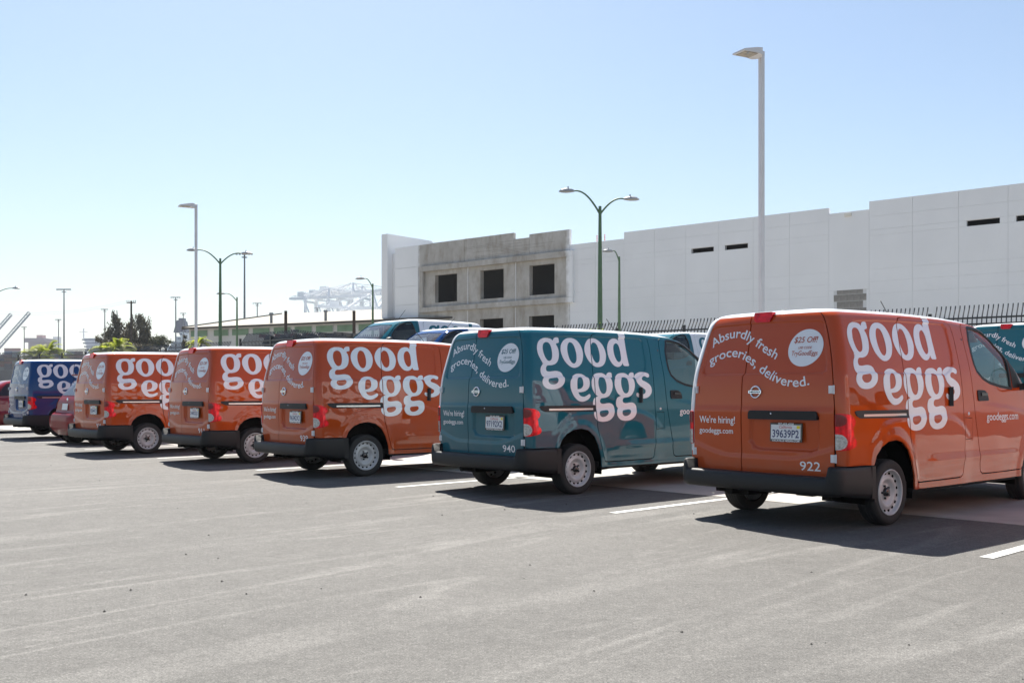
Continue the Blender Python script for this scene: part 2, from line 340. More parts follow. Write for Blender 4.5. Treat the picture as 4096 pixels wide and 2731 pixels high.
def round_poly(L, r=.03, n=4):
    """rounds the corners of a polygon"""
    L = [np.asarray(p, float) for p in L]; out = []
    for i, p in enumerate(L):
        a, b = L[i-1]-p, L[(i+1) % len(L)]-p; la, lb = np.hypot(*a), np.hypot(*b); k = min(r, la*.45, lb*.45)
        A, B = p+a/la*k, p+b/lb*k
        for j in range(n+1):
            t = j/n; out.append((1-t)**2*A+2*t*(1-t)*p+t*t*B)
    return np.array(out)
def catmull(pts, sub=4):
    out = []; n = len(pts)
    P = [np.array(p[:2], float) for p in pts]; cn = [len(p) > 2 for p in pts]
    for i in range(n):
        p1, p2 = P[i], P[(i+1) % n]
        p0 = P[i-1] if not cn[i] else p1; p3 = P[(i+2) % n] if not cn[(i+1) % n] else p2
        for j in range(sub):
            t = j/sub; out.append(.5*(2*p1+(p2-p0)*t+(2*p0-5*p1+4*p2-p3)*t*t+(3*p1-p0-3*p2+p3)*t**3))
    return np.array(out)
def shrink(L, d):
    """moves a closed loop inwards by d"""
    L = np.asarray(L, float); A = .5*np.sum(L[:, 0]*np.roll(L[:, 1], -1)-np.roll(L[:, 0], -1)*L[:, 1]); s = 1 if A > 0 else -1
    e0 = L-np.roll(L, 1, 0); e1 = np.roll(L, -1, 0)-L
    n0 = np.stack([-e0[:, 1], e0[:, 0]], 1); n1 = np.stack([-e1[:, 1], e1[:, 0]], 1)
    n = n0/np.maximum(np.linalg.norm(n0, axis=1, keepdims=True), 1e-9)+n1/np.maximum(np.linalg.norm(n1, axis=1, keepdims=True), 1e-9)
    n /= np.maximum(np.linalg.norm(n, axis=1, keepdims=True), .3); return L+s*d*n
def tri_region(loops, h, extra=None, keep=None, grid=True):
    """constrained triangulation of the even-odd region bounded by loops"""
    pts = []; edges = []
    rl = [resample(L, h) for L in loops]
    for L in rl+([resample(L, h) for L in extra] if extra else []):
        n = len(pts); pts += L.tolist(); edges += [(n+i, n+(i+1) % len(L)) for i in range(len(L))]
    B = np.array(pts)
    if grid:
        lo, hi = rl[0].min(0), rl[0].max(0)
        for L in rl[1:]: lo = np.minimum(lo, L.min(0)); hi = np.maximum(hi, L.max(0))
        gx, gy = np.meshgrid(np.arange(lo[0]+h*.5, hi[0], h), np.arange(lo[1]+h*.5, hi[1], h)); G = np.stack([gx.ravel(), gy.ravel()], 1)
        if len(G):
            G = G[inside(G, rl)]
        if len(G):
            ok = np.ones(len(G), bool)
            for i in range(0, len(G), 2000):
                d = ((G[i:i+2000, None, :]-B[None])**2).sum(2).min(1); ok[i:i+2000] = d > (.55*h)**2
            pts += G[ok].tolist()
    V, _, F, *_r = delaunay_2d_cdt([Vector(p) for p in pts], edges, [], 0, 1e-6)
    V = np.array([(v.x, v.y) for v in V]); F = np.array([f for f in F if len(f) == 3])
    c = V[F].mean(1); ok = inside(c, rl)
    if keep is not None: ok &= keep(c)
    return V, F[ok]
def finish(name, P, N, F, edge=0.0, flip=False):
    """mesh with custom normals; edge>0 folds the free borders inwards by that depth"""
    used = np.unique(F); rm = -np.ones(len(P), int); rm[used] = np.arange(len(used)); P, N, F = P[used], N[used], rm[F]
    # consistent winding
    fn = np.cross(P[F[:, 1]]-P[F[:, 0]], P[F[:, 2]]-P[F[:, 0]]); s = (fn*N[F].mean(1)).sum(1) < 0
    F = F.copy(); F[s] = F[s][:, ::-1]
    V = P; NN = N; faces = F.tolist()
    if edge > 0:
        cnt = {}
        for f in F:
            for i in range(3):
                e = (f[i], f[(i+1) % 3]); k = (min(e), max(e)); cnt[k] = None if k in cnt else e
        be = [e for e in cnt.values() if e is not None]
        V = V.tolist(); NN = NN.tolist(); n = len(V)
        for a, b in be:
            t = P[b]-P[a]; m = np.cross(t, N[a]); l = np.linalg.norm(m); m = m/l if l > 1e-9 else N[a]
            i = len(V); V += [P[a].tolist(), P[b].tolist(), (P[b]-N[b]*edge).tolist(), (P[a]-N[a]*edge).tolist()]
            NN += [(m*.7+N[a]*.3).tolist(), (m*.7+N[b]*.3).tolist(), m.tolist(), m.tolist()]
            faces.append([i+1, i, i+3, i+2])
        V = np.array(V); NN = np.array(NN)
    me = bpy.data.meshes.new(name); me.from_pydata(V.tolist(), [], faces)
    me.polygons.foreach_set('use_smooth', [True]*len(me.polygons)); me.update()
    me.normals_split_custom_set_from_vertices(NN.tolist()); return me
def mirror_mesh(me, name):
    m = me.copy(); m.name = name; n = len(m.vertices); co = np.empty(n*3); m.vertices.foreach_get('co', co)
    co = co.reshape(-1, 3); co[:, 0] *= -1; fs = [list(p.vertices)[::-1] for p in me.polygons]
    nl = {}
    for l in me.loops: nl[l.vertex_index] = (-l.normal[0], l.normal[1], l.normal[2])
    bpy.data.meshes.remove(m)
    m = bpy.data.meshes.new(name); m.from_pydata(co.tolist(), [], fs); m.polygons.foreach_set('use_smooth', [True]*len(fs)); m.update()
    m.normals_split_custom_set_from_vertices([nl.get(i, (0, 0, 1)) for i in range(n)]); return m
def panel(name, loops, h=.025, edge=.014, off=0.0, fn=rear_map, extra=None, keep=None, grid=True, sgn=1):
    V, F = tri_region(loops, h, extra, keep, grid)
    P, N = with_normals(fn, V[:, 0], V[:, 1], sgn)
    return finish(name, P+N*off, N, F, edge)
def yq(L):
    """(y, q) points on the side to chart points (s, q)"""
    L = np.asarray(L, float); return np.stack([y2s(L[:, 0], L[:, 1]), L[:, 1]], 1)
def xq(L):
    L = np.asarray(L, float); return np.stack([x2s(L[:, 0], L[:, 1]), L[:, 1]], 1)
def recess_edges(poly, chart, w):
    P = resample(round_poly(poly, .02, 2), .02); return [chart(shrink(P, w)), chart(P), chart(shrink(P, -w))]
# text as flat triangles
FONT = {}
def text_tris(txt, bold=0.0, shear=0.0):
    k = (txt, bold, shear)
    if k not in FONT:
        c = bpy.data.curves.new('t', 'FONT'); c.body = txt; c.size = 1.0; c.offset = bold; c.shear = shear; c.resolution_u = 3; c.fill_mode = 'FRONT'
        o = bpy.data.objects.new('t', c); COL.objects.link(o); dg = bpy.context.evaluated_depsgraph_get(); dg.update()
        m = o.evaluated_get(dg).to_mesh(); m.calc_loop_triangles()
        V = np.array([(v.co.x, v.co.y) for v in m.vertices]); F = np.array([t.vertices[:] for t in m.loop_triangles])
        o.evaluated_get(dg).to_mesh_clear(); bpy.data.objects.remove(o); bpy.data.curves.remove(c)
        FONT[k] = (V, F)
    V, F = FONT[k]; return V.copy(), F.copy()
def text_fit(txt, x0, x1, z0, cap, bold=.012, shear=0.0):
    """text laid out flat between x0 and x1, baseline z0, capital height cap"""
    V, F = text_tris(txt, bold, shear); lo, hi = V[:, 0].min(), V[:, 0].max()
    V[:, 0] = x0+(V[:, 0]-lo)*(x1-x0)/(hi-lo); V[:, 1] = z0+V[:, 1]*cap/.73; return V, F
def refine(V, F, maxe):
    """splits long triangle edges so that flat print follows curved panels"""
    V = V.tolist(); F = [tuple(f) for f in F]; 
    for _ in range(6):
        cut = {}; out = []; done = True
        for f in F:
            L = [math.hypot(V[f[i]][0]-V[f[(i+1) % 3]][0], V[f[i]][1]-V[f[(i+1) % 3]][1]) for i in range(3)]
            i = L.index(max(L))
            if L[i] > maxe:
                done = False; a, b, c = f[i], f[(i+1) % 3], f[(i+2) % 3]; k = (min(a, b), max(a, b))
                if k not in cut: cut[k] = len(V); V.append([(V[a][0]+V[b][0])/2, (V[a][1]+V[b][1])/2])
                m = cut[k]; out += [(a, m, c), (m, b, c)]
            else: out.append(f)
        F = out
        if done: break
    return np.array(V), np.array(F)
def print_on(name, parts, chart, off=.003, fn=rear_map, maxe=.05, sgn=1):
    """flat print: list of (V,F) in real (x|y, q) laid on the body"""
    Vs = []; Fs = []; n = 0
    for V, F in parts: Vs.append(V); Fs.append(F+n); n += len(V)
    V = np.concatenate(Vs); F = np.concatenate(Fs); V, F = refine(V, F, maxe); V = chart(V)
    P, N = with_normals(fn, V[:, 0], V[:, 1], sgn); return finish(name, P+N*off, N, F)
def bend(V, path):
    """bends a flat text (x from 0 to 1) along a path"""
    path = np.asarray(path, float); d = np.r_[0, np.cumsum(np.hypot(*np.diff(path, axis=0).T))]; L = d[-1]
    t = np.clip(V[:, 0], 0, 1)*L; x = np.interp(t, d, path[:, 0]); z = np.interp(t, d, path[:, 1]); e = .03
    dx = np.interp(t+e, d, path[:, 0])-np.interp(t-e, d, path[:, 0]); dz = np.interp(t+e, d, path[:, 1])-np.interp(t-e, d, path[:, 1]); l = np.hypot(dx, dz)
    return np.stack([x-dz/l*V[:, 1], z+dx/l*V[:, 1]], 1)
# ------------------------------------------------------------------ delivery van (x right, y forward, origin under the rear bumper)
def rear_nd(s, q):
    """the same surface without the pressed-in details"""
    global disp_rear, disp_side
    a, b = disp_rear, disp_side
    disp_rear = lambda x, q: np.zeros(np.shape(x)); disp_side = lambda y, q: np.zeros(np.shape(y))
    try: return rear_map(s, q)
    finally: disp_rear, disp_side = a, b
def ylim(q): return pr(q, 4)-.28*pr(q, 6)
ARCH_R = [(.585, .548), (.622, .632), (.696, .701), (.797, .742), (.93, .756), (1.05, .730), (1.149, .658), (1.214, .553), (1.262, .417), (1.277, .30)]
ARCH_F = [(3.83-.355*math.cos(t), .30+.45*math.sin(t)) for t in np.linspace(0, math.pi, 14)]
SLIDE = [(1.335, .362), (1.30, .43), (1.26, .56), (1.215, .74), (1.19, .90), (1.188, 1.0), (1.194, 1.35), (1.213, 1.59), (1.245, 1.74), (1.27, 1.795), (1.305, 1.828), (1.37, 1.842), (1.8, 1.846), (2.17, 1.846), (2.225, 1.832), (2.257, 1.795), (2.258, 1.71), (2.245, 1.55), (2.236, 1.33), (2.234, 1.05), (2.241, .80), (2.232, .58), (2.218, .40), (2.20, .37), (2.16, .358), (1.8, .356), (1.40, .356)]
FDOOR = [(2.64, .366), (2.597, .395), (2.578, .47), (2.555, .62), (2.515, .77), (2.467, .97), (2.45, 1.14), (2.442, 1.36), (2.436, 1.60), (2.455, 1.75), (2.48, 1.81), (2.53, 1.842), (2.62, 1.852), (2.75, 1.848), (2.88, 1.835), (2.99, 1.81), (3.08, 1.775), (3.17, 1.71), (3.27, 1.63), (3.38, 1.53), (3.48, 1.42), (3.56, 1.31), (3.61, 1.20), (3.62, 1.10), (3.60, .95), (3.555, .72), (3.525, .55), (3.50, .41), (3.46, .37), (3.05, .366)]
WIN = [(2.611, 1.800), (2.65, 1.817), (2.746, 1.816), (2.878, 1.800), (2.985, 1.774), (3.075, 1.735), (3.15, 1.682), (3.225, 1.615), (3.285, 1.55), (3.30, 1.475), (3.30, 1.363), (3.30, 1.251), (3.31, 1.207), (3.06, 1.228), (2.828, 1.264), (2.684, 1.309), (2.583, 1.376), (2.552, 1.447), (2.541, 1.546), (2.553, 1.675)]
QUART = [(3.325, 1.525), (3.40, 1.445), (3.48, 1.345), (3.545, 1.225), (3.335, 1.212)]
FUEL = [(2.262, .928), (2.41, .920), (2.405, .722), (2.252, .716)]
qs = np.linspace(1.872, .30, 60)
OUT_SIDE = [(.706, .556), (.706, 1.0), (.706, 1.6), (.706, 1.872)]
FRONT_EDGE = [(float(ylim(q)), float(q)) for q in qs]
def side_loops():
    top = [(y, 1.872) for y in np.arange(.55, float(ylim(1.872)), .08)]
    o = np.concatenate([np.array(OUT_SIDE), yq(np.array(top)), yq(FRONT_EDGE), yq(ARCH_F[::-1]), yq([(3.40, .298), (2.6, .296), (1.9, .296), (1.30, .298)]), yq(ARCH_R[::-1]), yq([(.50, .552)])])
    return [o, yq(shrink(resample(SLIDE, .03), -.006)), yq(shrink(resample(FDOOR, .03), -.006)), yq(shrink(resample(FUEL, .03), -.003))]
SIDE_LOOPS = side_loops()
SLIDE_L = yq(shrink(resample(SLIDE, .03), .006)); FDOOR_L = yq(shrink(resample(FDOOR, .03), .006)); WIN_L = yq(resample(WIN, .03))
SEAM = [(-.180, .462), (-.178, 1.31), (-.158, 1.345), (-.150, 1.60), (-.146, 1.870)]
def door_loop(right):
    g = .006; sm = np.array(SEAM); 
    if right: L = [(x+g, q) for x, q in sm]+[]; edge = [(.696, q) for q in np.linspace(1.870, .462, 24)]
    else: L = [(x-g, q) for x, q in sm]; edge = [(-.696, q) for q in np.linspace(1.870, .462, 24)]
    S = xq(resample(L, .03, False)); return np.concatenate([S, np.array(edge)])
GL = []
for k in ('g1', 'o1', 'o2', 'd', 'e', 'g2', 'g3', 's'):
    for c in GLYPH['g2' if k == 'g3' else k]:
        L = catmull(c, 3)/1000.0
        if k == 'g3': L = L+np.array((.389, .004))
        GL.append(L)
def big_letters(name, flipped):
    """the words on the side, cut where the panel gaps run"""
    loops = [np.stack([2.46-L[:, 0], L[:, 1]], 1) if flipped else L for L in GL]
    loops = [yq(resample(L, .02)) for L in loops]
    slot = yq(resample([(1.178, .940), (1.178, 1.022), (.30, 1.022), (.30, .940)], .05))
    def keep(c): return (inside(c, SIDE_LOOPS) | inside(c, [SLIDE_L])) & ~inside(c, [slot])
    V, F = tri_region(loops, .022, extra=[SLIDE_L, SIDE_LOOPS[1], SIDE_LOOPS[0], slot]+recess_edges(SIDE_REC, yq, .009), keep=keep)
    P, N = with_normals(rear_map, V[:, 0], V[:, 1]); me = finish(name, P+N*.0022, N, F)
    return mirror_mesh(me, name) if flipped else me
def strip_loft(stations):
    m = MB(); m.grid(np.array(stations)); return m
def bumper_mesh():
    """plastic bumper wrapped round the rear: a section swept along the plan outline"""
    path = []
    for y in np.linspace(.615, .16, 12): path.append(((.842, y), (1, 0), .550, .262 if y > .5 else .262+(.5-y)*.12))
    for t in np.linspace(0, 90, 12)[1:]:
        a = R(t); path.append(((.702+.140*math.cos(a), .15-.140*math.sin(a)), (math.cos(a), -math.sin(a)), .550 if t < 66 else .462, .305))
    for x in np.linspace(.68, -.68, 22): path.append(((x, .010+.03*(x/.7)**2-.03), (0, -1), .462, .305))
    right = path[:24-1]
    st = []
    full = path[:12+11]+path[12+11:]+[((-p[0][0], p[0][1]), (-p[1][0], p[1][1]), p[2], p[3]) for p in path[:12+11][::-1]]
    for (x, y), (nx, ny), zt, zb in full:
        row = []
        for d, z in ((-.16, zt), (-.030, zt), (-.012, zt-.006), (-.003, zt-.022), (.0, zt-.05), (.004, (zt+zb)/2), (0, zb+.045), (-.008, zb+.015), (-.03, zb), (-.12, zb+.01)):
            row.append((x+nx*d, y+ny*d, z))
        st.append(row)
    m = MB(); m.grid(np.array(st), smooth=True); return m
def wheel_parts(dark=False):
    ty = MB(); r = .291
    prof = [(-.082, .20), (-.088, .235), (-.090, .26), (-.082, .279), (-.066, r-.003)]
    for g in (-.045, -.015, .015, .045): prof += [(g-.009, r), (g-.005, r-.006), (g+.005, r-.006), (g+.009, r)]
    prof += [(.066, r-.003), (.082, .279), (.090, .26), (.088, .235), (.082, .20)]
    ty.lathe(prof, 56)
    rim = MB(); rim.lathe([(.078, .205), (.088, .203), (.089, .196), (.080, .190), (.064, .186), (.054, .180), (.050, .172), (.046, .165), (.050, .150), (.060, .138), (.063, .120), (.050, .104), (.034, .090), (.030, .072), (.034, .060), (.034, .0)], 56)
    rim.lathe([(-.08, .19), (.05, .186)], 40)
    slots = MB()
    for k in range(16):
        t = 2*math.pi*(k+.5)/16; M = Matrix.Rotation(t, 3, 'X')
        slots.box(M @ Vector((.0475, 0, .1665)), (.012, .024, .019), M=M)
    hub = MB(); hub.lathe([(.03, .040), (.058, .038), (.064, .030), (.066, .0)], 20)
    for k in range(5):
        t = 2*math.pi*k/5; hub.lathe([(.030, .011), (.050, .011), (.052, 0)], 8, c=(0, .056*math.cos(t), .056*math.sin(t)))
    return ty.mesh('wheel'), rim.mesh('rim'), slots.mesh('vent_slots'), hub.mesh('hub')
ROLE = {}
def part(name, me, m, parent, role=None):
    o = obj(name, me, None, parent)
    if not me.materials: me.materials.append(m)
    o.material_slots[0].link = 'OBJECT'; o.material_slots[0].material = m
    if role: o['role'] = role
    return o
def text_flat(txt, w, h, bold=.012):
    V, F = text_tris(txt, bold); lo, hi = V.min(0), V.max(0); V = (V-(lo+hi)/2)/(hi-lo)*np.array((w, h)); return V, F
def flat_mesh(name, V, F, M):
    me = bpy.data.meshes.new(name); me.from_pydata([tuple(M @ Vector((v[0], v[1], 0))) for v in V], [], F.tolist()); me.update(); return me

def build_van():
    van = empty('delivery_van')
    # --- body panels
    SE = recess_edges(SIDE_REC, yq, .009); RE = recess_edges(REAR_REC, xq, .009)+recess_edges(PLATE_REC, xq, .016)
    sp = panel('side_panel', SIDE_LOOPS, h=.022, extra=SE)
    part('side_panel', sp, P_ORANGE, van, 'paint'); part('side_panel', mirror_mesh(sp, 'side_panel'), LEFT[P_ORANGE], van, 'left')
    # roof: rings closing over the top
    rings = []; qr = np.r_[np.linspace(1.874, 2.0, 9), np.linspace(2.02, 2.43, 14)]
    for q in qr:
        q1 = float(q); W = float(pr(q1, 2)); yl = float(pr(q1, 4)-.28*pr(q1, 6)); s1 = float(y2s(yl, q1)); 
        ss = np.r_[np.linspace(0, .70, 12), np.linspace(.70, .84, 9)[1:], np.linspace(.84, max(s1, .85), 30)[1:]]
        A = rear_map(ss, np.full(len(ss), q1)); xe = A[-1, 0]
        xs = np.linspace(.98, 0, 12); B = front_map(xs*(W-.28*float(pr(q1, 6))*.3), np.full(12, q1)); B = np.stack([xs*xe, np.maximum(B[:, 1], A[-1, 1]), B[:, 2]], 1)
        half = np.concatenate([A, B]); other = half[1:-1][::-1]*np.array((-1, 1, 1)); rings.append(np.concatenate([half, other, half[:1]]))
    mr = MB(); mr.grid(np.array(rings), smooth=True); top = rings[-1]; mr.add(top[:-1].tolist(), [tuple(range(len(top)-1))])
    part('roof', mr.mesh('roof'), P_WHITE, van, 'roof')
    # rear doors
    dr = part('rear_door', panel('rear_door', [door_loop(True)], h=.02, extra=RE), P_ORANGE, van, 'paint')
    dl = part('rear_door', panel('rear_door', [door_loop(False)], h=.02, extra=RE), P_ORANGE, van, 'paint')
    for door, sg in ((dr, 1), (dl, -1)):
        for zq in (1.196, .617):
            p = rear_nd(np.array([sg*.70]), np.array([zq]))[0]
            hm = MB(); hm.box((p[0]-sg*.012, p[1]-.006, zq), (.040, .034, .066)); hm.box((p[0]-sg*.006, p[1]-.026, zq), (.018, .014, .046)); hm.tube([(p[0]+sg*.010, p[1]-.010, zq-.036), (p[0]+sg*.010, p[1]-.010, zq+.036)], .008, 8)
            part('hinge', hm.mesh('hinge'), HINGE, door)
    hd = round_poly([(-.085, .934), (.600, .936), (.598, .990), (.585, 1.012), (-.07, 1.011), (-.083, .99)], .015)
    part('handle_bar', panel('handle_bar', [xq(hd)], h=.03, edge=.045, off=.034, fn=rear_nd), BLACK_PL, dr)
    hk = MB(); hk.lathe([(0, .008), (.004, .008), (.005, 0)], 12, axis='Z'); p = rear_nd(np.array([.15]), np.array([.985]))[0]
    k = part('key_lock', hk.mesh('key_lock'), CHROME, dr); k.rotation_euler = (R(90), 0, 0); k.location = (.16, p[1]-.034, .985)
    # maker's badge
    p = rear_map(np.array([x2s(-.022, 1.174)]), np.array([1.174]))[0]
    bd = MB(); bd.lathe([(0, .058), (.012, .056), (.014, .050), (.010, .044), (0, .043)], 32, axis='Z'); bd.box((0, 0, .012), (.136, .026, .014))
    b = part('badge', bd.mesh('badge'), CHROME, dr); b.location = p+np.array((0, -.001, 0)); b.rotation_euler = (R(90-4), 0, 0)
    V, F = text_flat('NISSAN', .110, .015, .02); M = Matrix.Translation((p[0], p[1]-.0225, p[2]+.0015)) @ Matrix.Rotation(R(86), 4, 'X')
    part('badge_lettering', flat_mesh('badge_lettering', V, F, M), BLACK_GL, dr)
    # high brake lamp
    yb = float(rear_nd(np.array([0.0]), np.array([1.802]))[0, 1]); L = round_poly([(-.098, 1.888), (.095, 1.888), (.092, 1.840), (.068, 1.798), (-.070, 1.798), (-.095, 1.822)], .014)
    bl = MB(); n = len(L); fr_ = [(x, yb-.020+(z-1.803)*.10, z) for x, z in L]; bl.add(fr_+[(x*1.04, yb+.16, z) for x, z in L], [tuple(range(n))]+[(i, i+n, (i+1) % n+n, (i+1) % n) for i in range(n)])
    part('brake_lamp', bl.mesh('brake_lamp'), LENS_RED, dr)
    # lettering on the doors
    A = [(-.578, 1.583), (-.489, 1.629), (-.401, 1.655), (-.342, 1.665), (-.298, 1.666), (-.231, 1.656), (-.19, 1.643), (-.157, 1.625), (-.084, 1.59), (-.054, 1.572), (.008, 1.535), (.058, 1.508), (.101, 1.487), (.150, 1.462)]
    B = [(-.588, 1.425), (-.511, 1.456), (-.455, 1.478), (-.382, 1.495), (-.314, 1.497), (-.276, 1.493), (-.231, 1.483), (-.185, 1.463), (-.124, 1.435), (-.087, 1.409), (-.01, 1.356), (.046, 1.327), (.078, 1.309), (.105, 1.292), (.153, 1.272), (.216, 1.247), (.274, 1.231), (.343, 1.220), (.429, 1.221), (.462, 1.227), (.515, 1.238)]
    T = []
    for s, path in (('Absurdly fresh', A), ('groceries, delivered.', B)):
        V, F = text_tris(s, .010); V, F = refine(V, F, .25); lo, hi = V[:, 0].min(), V[:, 0].max()
        V[:, 0] = (V[:, 0]-lo)/(hi-lo); V[:, 1] *= .118
        xs = np.sort(np.concatenate([np.linspace(V[f, 0].min(), V[f, 0].max(), 5) for f in F])); gp = int(np.argmax(np.diff(xs))); cut = (xs[gp]+xs[gp+1])/2
        for w_ in (V[F].mean(1)[:, 0] < cut, V[F].mean(1)[:, 0] >= cut): part('slogan_lettering', print_on('slogan_lettering', [(bend(V, path), F[w_])], xq), VINYL, dr, 'letter')
    T = [text_fit('We\'re hiring!', -.675, -.245, .889, .066), text_fit('goodeggs.com', -.677, -.270, .795, .052)]
    for k in T: part('hiring_lettering', print_on('hiring_lettering', [k], xq), VINYL, dl, 'letter')
    t = np.linspace(0, 2*np.pi, 49)[:-1]; r = 1+.05*np.cos(2*(t-R(40)))
    cV = np.stack([.438+.163*r*np.cos(t), 1.552+.158*r*np.sin(t)], 1)
    part('offer_disc', panel('offer_disc', [xq(cV)], h=.03, edge=0, off=.003), VINYL, dr, 'letter')
    T = [text_fit('$25 Off!', .326, .550, 1.598, .050, .008, .22), text_fit('USE CODE', .372, .500, 1.545, .021, .004, .2), text_fit('TryGoodEggs', .312, .558, 1.490, .042, .004, .15)]
    for k in T: part('offer_lettering', print_on('offer_lettering', [k], xq, off=.0055), P_ORANGE, dr, 'paint')
    # side doors
    sd = part('sliding_door', panel('sliding_door', [SLIDE_L], h=.022, extra=SE), P_ORANGE, van, 'paint')
    sd2 = part('sliding_door', mirror_mesh(sd.data, 'sliding_door'), LEFT[P_ORANGE], van, 'left')
    fd_me = panel('front_door', [FDOOR_L, WIN_L], h=.022); fd = part('front_door', fd_me, P_ORANGE, van, 'paint'); fd2 = part('front_door', mirror_mesh(fd_me, 'front_door'), P_ORANGE, van, 'paint')
    gl = panel('window_glass', [yq(shrink(resample(WIN, .03), -.006))], h=.05, edge=0, off=-.012, fn=rear_nd)
    seal = panel('window_seal', [yq(shrink(resample(WIN, .03), -.014)), yq(shrink(resample(WIN, .03), .014))], h=.02, edge=.02, off=.002, grid=False)
    qt = panel('corner_cover', [yq(round_poly(QUART, .02))], h=.04, edge=.01, off=.004)
    hb = panel('door_handle', [yq(round_poly([(2.537, 1.192), (2.68, 1.190), (2.735, 1.160), (2.755, 1.100), (2.745, 1.086), (2.55, 1.084), (2.535, 1.10)], .02))], h=.03, edge=.014, off=.010)
    hb2 = MB(); p = rear_map(y2s(np.array([2.66]), np.array([1.135])), np.array([1.135]))[0]; hb2.box((p[0]+.012, 2.655, 1.150), (.014, .120, .030))
    sh = MB(); p = rear_map(y2s(np.array([1.975]), np.array([1.13])), np.array([1.13]))[0]
    sh.bar((p[0]+.022, 1.962, 1.042), (p[0]+.014, 1.976, 1.221), .036, .046)
    for door, door_s, mir in ((fd, sd, False), (fd2, sd2, True)):
        f = (lambda m, n: mirror_mesh(m, n)) if mir else (lambda m, n: m)
        part('window_glass', f(gl, 'window_glass'), GLASS, door); part('window_seal', f(seal, 'window_seal'), BLACK_PL, door)
        part('corner_cover', f(qt, 'corner_cover'), BLACK_PL, door); part('door_handle', f(hb, 'door_handle'), BLACK_PL, door)
        sx = -1 if mir else 1
        g = part('grip', hb2.mesh('grip'), BLACK_GL, door); g.scale.x = sx
        o = part('door_handle', sh.mesh('door_handle'), BLACK_PL, door_s); o.scale.x = sx
        # door mirror
        mm = MB(); n = 14; rows = []
        for i, (yy, w, hgt) in enumerate(((3.50, .035, .10), (3.47, .085, .135), (3.50, .098, .145), (3.56, .095, .14), (3.62, .06, .10), (3.64, .01, .02))):
            rows.append([(.955+w*np.sign(math.cos(t))*abs(math.cos(t))**.6, yy, 1.345+hgt*np.sign(math.sin(t))*abs(math.sin(t))**.6) for t in np.linspace(0, 2*math.pi, n+1)])
        mm.grid(np.array(rows)); mm.bar((.80, 3.53, 1.225), (.93, 3.56, 1.24), .06, .07); mo = part('door_mirror', mm.mesh('door_mirror'), BLACK_PL, door); mo.scale.x = sx
        mg = MB(); mg.add([(.955+.078*math.copysign(abs(math.cos(t))**.6, math.cos(t)), 3.468, 1.345+.125*math.copysign(abs(math.sin(t))**.6, math.sin(t))) for t in np.linspace(0, 2*math.pi, 25)[:-1]], [tuple(range(24))])
        mo2 = part('mirror_glass', mg.mesh('mirror_glass'), CHROME, door); mo2.scale.x = sx
    part('fuel_flap', panel('fuel_flap', [yq(shrink(resample(FUEL, .03), .003))], h=.03, edge=.012), P_ORANGE, van, 'paint')
    kp = MB(); p = rear_map(y2s(np.array([2.335]), np.array([.965])), np.array([.965]))[0]; kp.lathe([(0, .016), (.004, .015), (.005, 0)], 14, axis='X', c=(p[0], 2.335, .965)); part('body_plug', kp.mesh('body_plug'), PLATE, van)
    # sliding door rail
    rail = round_poly([(1.182, .945), (1.182, 1.016), (.42, 1.019), (.335, 1.018), (.302, 1.010), (.33, .975), (.39, .952)], .012)
    rl = panel('door_rail', [yq(resample(rail, .03))], h=.03, edge=.02, off=.007); rs = panel('rail_track', [yq(resample([(.44, .966), (1.135, .963), (1.135, .985), (.44, .986)], .04))], h=.05, edge=.006, off=.0105)
    a = part('door_rail', rl, BLACK_PL, van); part('rail_track', rs, ALU, a); a = part('door_rail', mirror_mesh(rl, 'door_rail'), BLACK_PL, van); part('rail_track', mirror_mesh(rs, 'rail_track'), ALU, a)
    # words on the sides
    part('side_lettering', big_letters('side_lettering', False), VINYL, van, 'letter')
    part('side_lettering', big_letters('side_lettering', True), P_ORANGE, van, 'paint')
    part('web_lettering', print_on('web_lettering', [text_fit('goodeggs.com', 2.70, 3.40, .892, .080)], yq), VINYL, fd, 'letter')
    # tail lamps
    TL = np.array([(.708, .995), (.76, .995), (.83, .986), (.885, .960), (.905, .930), (.898, .897), (.868, .880), (.874, .800), (.912, .768), (.922, .742), (.90, .715), (.80, .690), (.74, .684), (.708, .690)])
    base = panel('tail_lamp', [round_poly(TL, .02)], h=.018, edge=.02, off=.012)
    cir = lambda cx, cz, rx, rz, a0, a1: np.array([(cx+rx*math.cos(t), cz+rz*math.sin(t)) for t in np.linspace(R(a0), R(a1), 26)])
    clear = panel('reversing_lens', [np.concatenate([cir(.728, .757, .066, .066, -90, 90), [(.710, .823), (.710, .691)]])], h=.02, edge=.006, off=.017)
    dark = panel('indicator_lens', [np.concatenate([cir(.735, .938, .060, .050, -90, 90), [(.711, .988), (.711, .888)]])], h=.02, edge=.006, off=.016)
    for mir in (False, True):
        f = (lambda m, n: mirror_mesh(m, n)) if mir else (lambda m, n: m)
        a = part('tail_lamp', f(base, 'tail_lamp'), LENS_RED, van); part('reversing_lens', f(clear, 'reversing_lens'), LENS_CLEAR, a); part('indicator_lens', f(dark, 'indicator_lens'), LENS_DARK, a)
    part('rear_bumper', bumper_mesh().mesh('rear_bumper'), BLACK_PL, van)
    for sx in (-1, 1):
        fl = MB(); fl.box((sx*.74, .628, .34), (.20, .022, .22)); fl.box((sx*.835, .60, .40), (.02, .06, .28)); part('mud_flap', fl.mesh('mud_flap'), BLACK_PL, van)
    # front: body, windscreen, grille, lamps, bumper
    fx = lambda q: float(pr(q, 2)-.306*pr(q, 6))
    edge = [(fx(q), q) for q in np.linspace(1.874, .24, 50)]; FL = np.array(edge+[(-x, q) for x, q in edge[::-1]])
